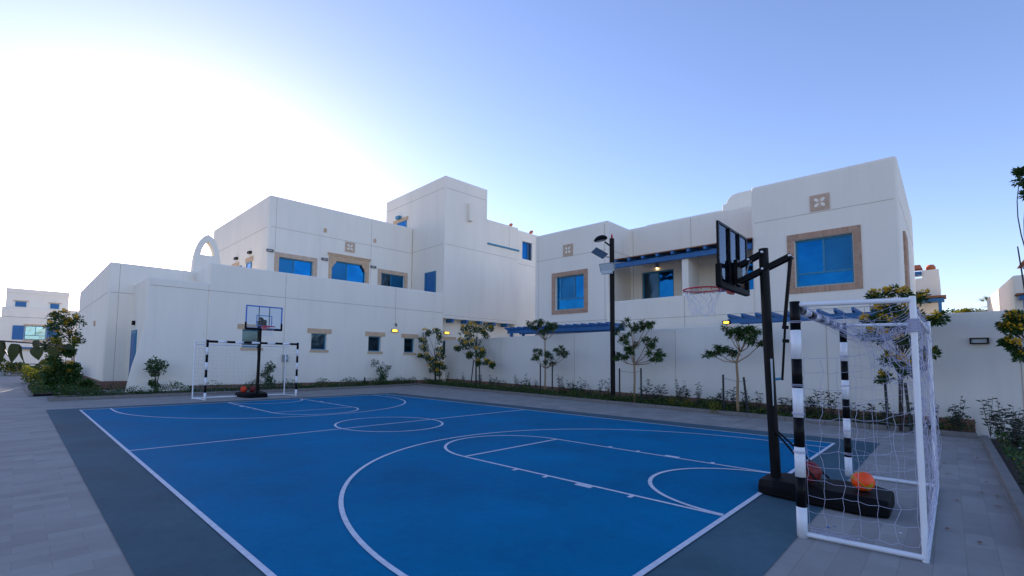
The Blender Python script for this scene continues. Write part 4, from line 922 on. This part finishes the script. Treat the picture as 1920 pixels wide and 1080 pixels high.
def near_net(nm, fl_, fr_, rl_, rr_, Zv):
    z0 = Vector((0,0,.10)); zt = Zv-Vector((0,0,.03)); ob = Vector((-.02,-.0,0))
    # near side panel (hangs slack, its lower rows pulled down)
    net(nm, fl_+Vector((-.0,-.05,.10)), rl_+Vector((0,.03,.10)), rl_+Vector((0,.03,1.72)), fl_+Vector((0,-.05,1.55)), 6, 11, .010, lambda u, v: Vector((-.05*math.sin(u*3.14)*math.sin(v*3.14), 0, -.07*math.sin(u*3.14)*(v**1.2))), seed=3)
    net(nm, fr_+Vector((0,-.05,.10)), rr_+Vector((0,.03,.10)), rr_+Vector((0,.03,1.80)), fr_+Vector((0,-.05,1.75)), 6, 12, .012, lambda u, v: Vector((.05*math.sin(u*3.14)*math.sin(v*3.14), 0, -.05*math.sin(u*3.14))), seed=4)
    # rear panel, bulging behind the rear bar
    net(nm, rl_+Vector((0,-.01,.08)), rr_+Vector((0,-.01,.08)), rr_+Zv+Vector((0,-.01,-.05)), rl_+Zv+Vector((0,-.01,-.05)), 17, 12, .012, lambda u, v: Vector((0, -.035*math.sin(min(1, v*1.6)*3.14), 0)), seed=5)
    # roof panel sagging from the top bars
    net(nm, fl_+Zv+Vector((.02,-.04,-.01)), fr_+Zv+Vector((0,-.04,-.01)), rr_+Zv, rl_+Zv, 20, 5, .018, lambda u, v: Vector((0, 0, -.20*math.sin(u*3.14)**.7*math.sin(v*3.14)**.8-.05*math.sin(v*3.14))), seed=6)
    # slack bunch hanging inside the upper rear corner
    net(nm, rl_+Vector((.02,.42,1.90)), rr_+Vector((0,.35,1.92)), rr_+Vector((0,.02,1.42)), rl_+Vector((.02,.0,1.35)), 15, 5, .045, lambda u, v: Vector((0, .04*math.sin(9*u), -.10*math.sin(v*3.14)-.05*math.sin(u*14))), seed=8)
    # twisted strands lashed along the crossbar
    R_ = random.Random(4)
    for s in range(4):
        pts = []; ph = R_.uniform(0, 6)
        for k in range(70):
            f = k/69; a = ph+f*60
            pts.append(fl_.lerp(fr_, f)+Zv+Vector((0, .05*math.cos(a), -.03+.05*math.sin(a))))
        thread(nm, pts, .0018)
    # lashings round posts and the loose bundle along the rear post and side bar
    for p, zs in ((fl_, (1.30, .72, 1.86, 1.05)), (fr_, (1.60, 1.2, .6, .3))):
        for z in zs:
            for q in range(2):
                nm.torus((p.x, p.y, z+q*.012), .047, .003, 20, 4)
    for z in [1.76+.012*k for k in range(9)]: nm.torus((rl_.x, rl_.y, z), .034, .005, 18, 5)
    for s in range(5):
        pts = [rl_+Vector((.03+R_.uniform(-.02,.05), -.03+R_.uniform(-.02,.02), .22+1.6*k/26)) for k in range(27)]
        thread(nm, pts, .0018)
    for s in range(5):
        pts = [fl_.lerp(rl_, .08+.42*k/14)+Vector((R_.uniform(-.02,.02), 0, .06+R_.uniform(-.012,.02))) for k in range(15)]
        thread(nm, pts, .0018)
    for s in range(9):     # stray strands looping down from the roof
        f = R_.uniform(.0, .6); g = f+R_.uniform(.1, .3); z1 = 1.93; dz = R_.uniform(.06, .25)
        pts = [fl_.lerp(fr_, f+(g-f)*k/8).lerp(rl_.lerp(rr_, f+(g-f)*k/8), .1+.8*k/8)+Vector((0, 0, z1-dz*math.sin(3.14*k/8))) for k in range(9)]
        thread(nm, pts, .0018)
goal('white goal with black bands in the right foreground, net bunched at the top', (3.60,-.63), (6.67,-.58), (3.68,-1.40), (6.72,-1.42), 2.02, near_net)
def far_net(nm, fl_, fr_, rl_, rr_, Zv):
    net(nm, fl_+Vector((0,.04,.1)), rl_+Vector((0,0,.1)), rl_+Zv, fl_+Zv, 6, 14, .01, seed=11, r=.0016)
    net(nm, fr_+Vector((0,.04,.1)), rr_+Vector((0,0,.1)), rr_+Zv, fr_+Zv, 6, 14, .01, seed=12, r=.0016)
    net(nm, rl_+Vector((0,0,.1)), rr_+Vector((0,0,.1)), rr_+Zv, rl_+Zv, 22, 14, .012, seed=13, r=.0013)
    R_ = random.Random(2)
goal('white goal with black bands at the far end of the court', (3.32,16.30), (6.46,16.30), (3.15,17.15), (6.35,17.15), 2.04, far_net)

# ------------------------------------------------------------------ basketball hoops
def hoop(label, x0, y0, sg, bw, bh, zb, rimz, blue, scale_base=1.0, padc=True):
    """x0 centre, y0 = board plane, sg=+1 rim points to +Y; pole stands behind"""
    t = thing('basketball_hoop', label, 'basketball hoop', 'portable basketball hoops')
    Y = lambda v: y0+sg*v
    fc = BLUEP if blue else BLACK
    # board
    f = MB(); w2 = bw/2; th = .03
    e = .028 if not blue else .045
    for (a, b, c, d) in ((-w2, w2, zb, zb+e*1.3), (-w2, w2, zb+bh-e, zb+bh), (-w2, -w2+e, zb+e*1.3, zb+bh-e), (w2-e, w2, zb+e*1.3, zb+bh-e)):
        f.box(x0+a, x0+b, min(Y(-.013), Y(.013)), max(Y(-.013), Y(.013)), c, d)
    o_ = f.build('board_frame', fc, t)
    f = MB()
    for a in (-.185, .185): f.box(x0+a-.012, x0+a+.012, min(Y(-.028), Y(-.006)), max(Y(-.028), Y(-.006)), zb+.03, zb+bh-.02)
    f.build('board_rib', BLACK, t)
    f = MB()
    for a in (-1, 1):
        f.box(x0+a*(w2-.016)-.03, x0+a*(w2-.016)+.03, min(Y(-.03), Y(.03)), max(Y(-.03), Y(.03)), zb-.02, zb+.25)
    f.box(x0-w2+.02, x0+w2-.02, min(Y(-.028), Y(.028)), max(Y(-.028), Y(.028)), zb-.03, zb+.045)
    f.build('board_pad', BLACKM, t, bevel=.01)
    f = MB(); f.box(x0-w2+e, x0+w2-e, min(Y(-.003), Y(.003)), max(Y(-.003), Y(.003)), zb+e*1.3, zb+bh-e); f.build('board_sheet', ACRYLF if blue else ACRYL, t)
    f = MB(); sc = BLUEP if blue else WPAINT; q = .03
    a, b, c, d = x0-.28, x0+.28, zb+.12, zb+.52
    f.box(a, b, min(Y(.005), Y(.009)), max(Y(.005), Y(.009)), d-q, d); f.box(a, b, min(Y(.005), Y(.009)), max(Y(.005), Y(.009)), c, c+q)
    f.box(a, a+q, min(Y(.005), Y(.009)), max(Y(.005), Y(.009)), c+q, d-q); f.box(b-q, b, min(Y(.005), Y(.009)), max(Y(.005), Y(.009)), c+q, d-q)
    f.build('target_square', sc, t)
    # rim and net
    rc = (x0, Y(.15+.23), rimz); r = MB(); r.torus(rc, .232, .010, 40, 8)
    for a in (-.11, .11): r.tube([(x0+a, Y(.02), rimz-.01), (x0+a*1.2, Y(.10), rimz-.02), (x0+a*1.5, Y(.22), rimz)], .008, 8)
    r.box(x0-.09, x0+.09, min(Y(.02), Y(.06)), max(Y(.02), Y(.06)), rimz-.09, rimz+.02)
    for k in range(12):
        an = 2*math.pi*(k+.5)/12; px, py = rc[0]+.232*math.cos(an), rc[1]+.232*math.sin(an)
        r.tube([(px, py, rimz-.008), (px+.012, py, rimz-.03), (px-.012, py, rimz-.03), (px, py, rimz-.008)], .003, 4, cap=False)
    ro = r.build('rim', RIMRED, t, smooth=False)
    n_ = MB(); K = 12; lev = [(0, .228), (.075, .20), (.15, .165), (.22, .135), (.28, .125), (.33, .13)]
    R_ = random.Random(9)
    Pn = {}
    for j, (dz, rr) in enumerate(lev):
        for k in range(K):
            an = 2*math.pi*(k+(.5 if j % 2 else 0))/K
            Pn[j, k] = Vector((rc[0]+rr*math.cos(an)+R_.gauss(0,.006)*j, rc[1]+rr*math.sin(an)+R_.gauss(0,.006)*j, rimz-.015-dz+R_.gauss(0,.008)))
    for j in range(len(lev)-1):
        for k in range(K):
            for kk in ((k, (k+1) % K) if j % 2 else (k, (k-1) % K)): thread(n_, [Pn[j, k], (Pn[j, k]+Pn[j+1, kk])/2+Vector((0,0,-.006)), Pn[j+1, kk]], .0022)
    n_.build('net', ROPE, ro, recalc=False)
    # pole, arms
    pyb = Y(-.40); pyt = Y(-.34); ztop = zb+.47
    p = MB(); p.tube([(x0, pyb, .16), (x0, pyb*.35+pyt*.65, 1.7), (x0, pyt, ztop)], [.054, .053, .052], 18); p.build('pole', BLACK, t, smooth=False)
    a = MB()
    for sx in (-.055, .055):
        a.bar((x0+sx, Y(-.06), zb+.29), (x0+sx, pyt+sg*0, zb+.42), .02, .05)
        a.bar((x0+sx, Y(-.06), zb+.09), (x0+sx, Y(-.63), zb+.34), .02, .055)
    a.build('arm', BLACK, t)
    a = MB(); a.box(x0-.10, x0+.10, min(Y(-.075), Y(-.03)), max(Y(-.075), Y(-.03)), zb+.05, zb+.36); 
    a.tube([(x0-.12, Y(-.06), zb+.29), (x0+.12, Y(-.06), zb+.29)], .014, 8); a.tube([(x0-.12, Y(-.06), zb+.09), (x0+.12, Y(-.06), zb+.09)], .014, 8)
    a.build('bracket', BLACK, t)
    bo = MB()
    for (yy, zz) in ((pyt, ztop-.05), (pyt, zb+.215), (Y(-.62), zb+.335), (Y(-.19), zb+.35)): bo.tube([(x0-.085, yy, zz), (x0+.085, yy, zz)], .013, 8)
    bo.build('bolt', WPAINT, t)
    s_ = MB(); s_.tube([(x0, Y(-.62), zb+.34), (x0, Y(-.53), zb-.52)], .02, 10); s_.tube([(x0, Y(-.54), zb-.50), (x0, Y(-.495), zb-1.12)], .013, 10)
    for z in (-.50, -.66): s_.tube([(x0, Y(-.545-.0*z), zb+z+.02), (x0, Y(-.54), zb+z-.02)], .035, 12)
    s_.build('height_strut', BLACK, t)
    g_ = MB(); g_.tube([(x0, Y(-.495), zb-1.10), (x0, Y(-.37), zb-1.12)], [.012,.02], 8); g_.build('handle', TEAL, t)
    sp_ = MB(); sp_.tube([(x0+.0, Y(-.2), zb+.37), (x0, Y(-.12), zb+.12)], .009, 8); sp_.build('spring', GREYM, t)
    st__ = MB(); st__.box(x0-.047, x0-.043, pyb-.012, pyb+.012, 1.0, 1.55); st__.build('sticker', DIFF, t)
    br = MB()
    for sx in (-1, 1): br.tube([(x0+sx*.03, pyb, .72), (x0+sx*.24, Y(-.87), .2)], .011, 8)
    br.build('brace', BLACK, t)
    # base tank with chamfered sides
    hb = MB(); yb0, yb1 = Y(-.27), Y(-1.42); wf, wb = .30*scale_base, .40*scale_base
    prof = [(-1, .0), (-1.0, .10), (-.86, .175), (.86, .175), (1.0, .10), (1, .0)]
    L_ = 7; ring = []
    for i in range(L_+1):
        f_ = i/L_; y = yb0+(yb1-yb0)*f_; wv = (wf+(wb-wf)*min(1, f_*1.3)); wv *= (0.8 if i in (0, L_) else 1); zz = .85 if i in (0, L_) else (0.93 if i in (3,) else 1)
        ring.append([Vector((x0+px*wv, y, .008+pz*zz)) for px, pz in prof])
    i0 = len(hb.v)
    for rg in ring: hb.v += [tuple(v) for v in rg]
    n6 = len(prof)
    for i in range(L_):
        for k in range(n6):
            l_ = (k+1) % n6; hb.f.append((i0+i*n6+k, i0+(i+1)*n6+k, i0+(i+1)*n6+l_, i0+i*n6+l_)); hb.m.append(0)
    hb.f.append(tuple(i0+k for k in range(n6))); hb.f.append(tuple(i0+L_*n6+k for k in reversed(range(n6)))); hb.m += [0, 0]
    hb.build('base_tank', BLACKM, t, bevel=.018, seg=3)
    return t
hoop('portable hoop in the right foreground seen from behind, black-framed clear board', 5.08, .30, 1, 1.12, .77, 2.42, 2.46, False)
hoop('portable hoop at the far end with a blue-framed clear board', 5.08, 16.08, -1, 1.30, .86, 2.50, 2.60, True, 1.25)

# ------------------------------------------------------------------ balls
def ball(name, label, c, r, m1, extra=None, cat='ball'):
    t = thing(name, label, cat, None)
    bm = bmesh.new(); bmesh.ops.create_uvsphere(bm, u_segments=40, v_segments=24, radius=r)
    me = bpy.data.meshes.new('ball_skin'); bm.to_mesh(me); bm.free(); me.materials.append(m1)
    me.polygons.foreach_set('use_smooth', [True]*len(me.polygons))
    o_ = bpy.data.objects.new('ball_skin', me); COL.objects.link(o_); o_.parent = t; o_.location = c
    if extra: extra(t, Vector(c), r)
    return t
def ballmat(name, base, bandc, seamc, scale):
    m_, t_, p_ = newmat(name); p_.inputs['Roughness'].default_value = .45
    tc = N(t_, 'ShaderNodeTexCoord'); n_ = N(t_, 'ShaderNodeTexNoise'); n_.inputs['Scale'].default_value = scale; n_.inputs['Detail'].default_value = 0
    t_.links.new(tc.outputs['Object'], n_.inputs[0])
    cr = N(t_, 'ShaderNodeValToRGB'); cr.color_ramp.interpolation = 'CONSTANT'
    els = cr.color_ramp.elements; els[0].position = 0; els[0].color = (*base, 1); els[1].position = .54; els[1].color = (*bandc, 1)
    e_ = els.new(.60); e_.color = (*seamc, 1); e_ = els.new(.625); e_.color = (*base, 1)
    t_.links.new(n_.outputs[0], cr.inputs[0]); t_.links.new(cr.outputs[0], p_.inputs['Base Color'])
    return m_
OB = ballmat('orange_ball_skin', (0.95, 0.075, 0.005), (0.42, 0.30, 0.01), (0.04, 0.02, 0.02), 9)
RB = mat('dark_red_rubber', (0.20, 0.015, 0.015), .6, .1, 8)
RO = mat('orange_red_rubber', (0.75, 0.05, 0.01), .6, .1, 8)
def seams(t_, c, r):
    m_ = MB()
    for ax in range(3):
        for off_ in ((0,) if ax < 2 else (-.5, .5)):
            pts = []; rr = math.sqrt(1-off_*off_)*r
            for k in range(41):
                a = 2*math.pi*k/40; v = [rr*math.cos(a), rr*math.sin(a), off_*r]
                v = v[ax:]+v[:ax]; pts.append(c+Vector(v))
            m_.tube(pts, .0022, 4, cap=False)
    m_.build('seam', BLACKM, t_, recalc=False)
ball('football', 'bright orange football resting on the black base of the near hoop', (5.03,-.90,.28), .10, OB)
ball('basketball', 'dark red basketball on the black base behind the near striped post', (5.0,-.44,.30), .118, RB, seams)
ball('basketball', 'orange-red basketball on the base of the far hoop', (4.78,17.0,.29), .115, RO, seams)
ball('basketball', 'dull red basketball beside the far hoop pole', (5.10,17.0,.285), .11, RB, seams)

# ------------------------------------------------------------------ background buildings
FH = thing('background_house', 'distant white stepped house with blue shutters at the far left', 'house')
FR0 = Fr((0, 60), (1, 0), (0, -1))
def fbox(nm, s0, s1, d0, d1, z0, z1, m_, parent=FH, fr=FR0, bv=0):
    b_ = MB(); fr.box(b_, s0, s1, d0, d1, z0, z1); return b_.build(nm, m_, parent, bevel=bv)
fbox('wall', -2.25, 2.15, -8, 0, 5.0, 7.62, PL, bv=.06); fbox('parapet', -2.27, 2.17, -.4, .06, 7.2, 7.66, PL, bv=.03)
fbox('wall', -2.45, 6.5, -9, 1.2, 4.9, 5.82, PL, bv=.06); fbox('wall', -2.6, 6.6, -9, 1.3, -.1, 4.88, PL, bv=.06)
FR1 = Fr((0, 58.7), (1, 0), (0, -1))
for (s0, s1) in ((-1.62, -.86), (.80, 1.45)):
    o = window(FH, FR0, None, 0, s0, s1, 5.95, 6.45, mull=(), depth=-.06, panes=[BLUEW], frame=TEAL); l = MB(); FR0.box(l, s0-.15, s1+.15, 0, .06, 6.46, 6.55); l.build('lintel', STONE, o)
o = window(FH, FR1, None, 0, -.85, .60, 2.85, 4.12, mull=(.5,), depth=-.06, panes=[GLASSC, GLASSC, GLASSC], frame=TEAL, transom=.3)
l = MB(); FR1.box(l, -.95, .95, 0, .07, 4.14, 4.28); FR1.box(l, -.9, .9, 0, .07, 2.68, 2.8); l.build('lintel', STONE, o)
fbox('shutter', -1.65, -.90, 0, .06, 2.82, 4.12, BLUEW, fr=FR1); fbox('shutter', .65, 1.45, 0, .06, 2.82, 4.12, BLUEW, fr=FR1)
fbox('canopy', -1.3, 1.6, 0, .7, 2.0, 2.14, BLUEW, fr=FR1); fbox('boundary_panel', -6, 6, 1.5, 1.7, 0, 1.75, PLW, fr=FR1)
fbox('letter_slot', -.6, .5, 1.7, 1.73, .58, .64, BLACK, fr=FR1)
F2 = thing('background_house', 'pale wall edge of another house at the left edge behind the stepped house', 'house')
fbox('wall', -9, -3.3, -8, 0, 0, 4.2, PL, parent=F2, fr=Fr((0, 68), (1, 0), (0, -1)), bv=.06)
fbox('shutter', -5.2, -4.0, 0, .05, 1.6, 3.0, BLUEW, parent=F2, fr=Fr((0, 68), (1, 0), (0, -1)))
# right background
G1 = thing('background_house', 'white parapet block carrying a terracotta pot, right of the villa', 'house')
GR = Fr((32, 0), (0, 1), (-1, 0))
fbox('wall', -1.42, 4, -6, 0, 4.95, 6.03, PL, parent=G1, fr=GR); fbox('parapet', -1.40, -.77, -2, .01, 6.0, 6.43, PL, parent=G1, fr=GR)
fbox('wall', -1.35, 4, -6, 0, 0, 4.95, PL, parent=G1, fr=GR)
fbox('canopy_beam', -1.55, 3, 0, 1.0, 4.70, 4.84, BLUEW, parent=G1, fr=GR); fbox('canopy_boards', -1.62, 3, 0, 1.1, 4.86, 4.96, BROWN, parent=G1, fr=GR)
fbox('post', -1.45, -1.33, .88, 1.0, 0, 4.7, BLUEW, parent=G1, fr=GR)
fbox('upper_eave', -.76, 2, -.6, .1, 6.20, 6.38, BLUEW, parent=G1, fr=GR)
mb = MB(); mb.hexa([(31.8,-.80,6.52), (32.6,-.80,6.52), (32.6,2,6.52), (31.8,2,6.52), (32.1,-.72,6.76), (32.5,-.72,6.76), (32.5,2,6.76), (32.1,2,6.76)]); mb.build('roof', TERRA, G1)
t = thing('terracotta_pot', 'round orange terracotta pot on top of the white parapet block', 'pot')
b = MB(); prf = [(0,.09), (.04,.15), (.12,.19), (.22,.195), (.29,.15), (.31,.125), (.335,.14), (.335,.11), (.25,.10)]
b.tube([(32.6, -1.10, 6.43+z_) for z_, r_ in prf], [r_ for z_, r_ in prf], 20); b.build('pot_body', TERRA, t, smooth=True)
H1 = thing('background_house', 'white house with a sloping parapet and blue canopy at the far right', 'house')
HR = Fr((24, 0), (0, 1), (-1, 0))
mb = MB(); mb.prism([(24, -2.93, 0), (24, -7, 0), (24, -7, 4.83), (24, -3.42, 4.80), (24, -3.32, 4.78)], (1,0,0), .3)
mb2 = MB(); mb2.prism([(24.0,-3.32,0), (32,-3.0,0), (32,-7,0), (24,-7,0)], (0,0,1), 4.76); mb2.build('wall', PL, H1, bevel=.05)
fbox('canopy_beam', -6, -3.42, 0, .5, 3.86, 3.98, BLUEW, parent=H1, fr=HR); fbox('canopy_boards', -6, -3.34, 0, .6, 4.0, 4.05, BROWN, parent=H1, fr=HR)
fbox('post', -3.62, -3.50, .4, .5, 0, 3.86, BLUEW, parent=H1, fr=HR)
fbox('upper_eave', -6, -3.62, -.5, .1, 5.02, 5.12, BLUEW, parent=H1, fr=HR)
mb = MB(); mb.hexa([(23.8,-6,5.16), (23.8,-3.52,5.16), (25.2,-3.52,5.16), (25.2,-6,5.16), (24.3,-6,5.5), (24.3,-3.75,5.5), (24.9,-3.75,5.5), (24.9,-6,5.5)]); mb.build('roof', TERRA, H1)
mb = MB(); mb.box(24.3, 24.9, -6, -3.9, 4.76, 5.16); mb.build('wall', PL, H1)

# palm and distant trees
t = thing('palm_tree', 'fan palm behind the boundary wall beside the far right house', 'palm')
b = MB(); b.tube([(45,-3.75,0), (45,-3.72,2.5), (45,-3.7,5.3)], [.2,.16,.15], 10); b.build('trunk', BARKD, t)
lf = MB(); c = Vector((45,-3.7,5.45))
for k in range(26):
    a = rnd.uniform(0, 6.28); el = rnd.uniform(-.5, 1.2); d = Vector((math.cos(a)*math.cos(el), math.sin(a)*math.cos(el), math.sin(el))); hub = c+d*rnd.uniform(.35, .6)
    s_ = d.cross(Vector((0,0,1))).normalized()
    for q in range(9):
        an = (q-4)*.22; dd = d*math.cos(an)+s_*math.sin(an)+Vector((0,0,-.12*abs(q-4)*.3)); lf.leaf(hub, dd, rnd.uniform(.35,.5), .05, nrm=Vector((0,0,1)))
lf.build('crown', LF_Y, t, recalc=False)
for (x, y, z, r, l_) in ((46,-2.9,5.2,.3,'small dark treetop just left of the palm'), (48,-2.2,5.35,.35,'rounded treetop in the gap above the wall'), (47,-1.9,5.15,.3,'low treetop beside the blue canopy post')):
    t = thing('distant_tree', l_, 'tree', 'treetops beyond the boundary wall')
    b = MB(); b.tube([(x,y,0), (x,y,z)], [.12,.06], 8); b.build('trunk', BARKD, t)
    m_ = MB()
    for q in range(5): cloud(m_, (x+rnd.uniform(-.2,.2), y+rnd.uniform(-.5,.5), z+rnd.uniform(-.2,.05)), r, 110, .14, .09)
    m_.build('crown', LF_D if r > .31 else LF_Y, t, recalc=False)
# hedge across the far end of the left path
m_ = MB()
for _ in range(7000):
    x = rnd.uniform(-9, .9); y = rnd.uniform(43.8, 45.4); hh = .9+.25*math.sin(x*2.3)+.15*math.sin(x*5)
    m_.leaf(Vector((x, y, rnd.random()**.6*hh)), Vector((rnd.uniform(-1,1), rnd.uniform(-1,.3), rnd.uniform(0,1))), .16, .08, mi=(1 if rnd.random() < .45 else 0))
o = m_.build('hedge', [LF_D, LF_Y], recalc=False); tag(o, 'sunlit green hedge across the far end of the paved path', 'hedge', kind='stuff')
m_ = MB()
for _ in range(2600):
    x = rnd.uniform(-1.0, .7); y = rnd.uniform(29, 34); m_.leaf(Vector((x, y, rnd.random()**.6*(.8+.2*math.sin(x*4)))), Vector((rnd.uniform(-1,1), rnd.uniform(-1,.3), rnd.uniform(0,1))), .14, .07, mi=(1 if rnd.random() < .6 else 0))
o = m_.build('low_hedge', [LF_D, LF_Y], recalc=False); tag(o, 'yellow-green low hedge behind the dense corner shrub', 'hedge', kind='stuff')
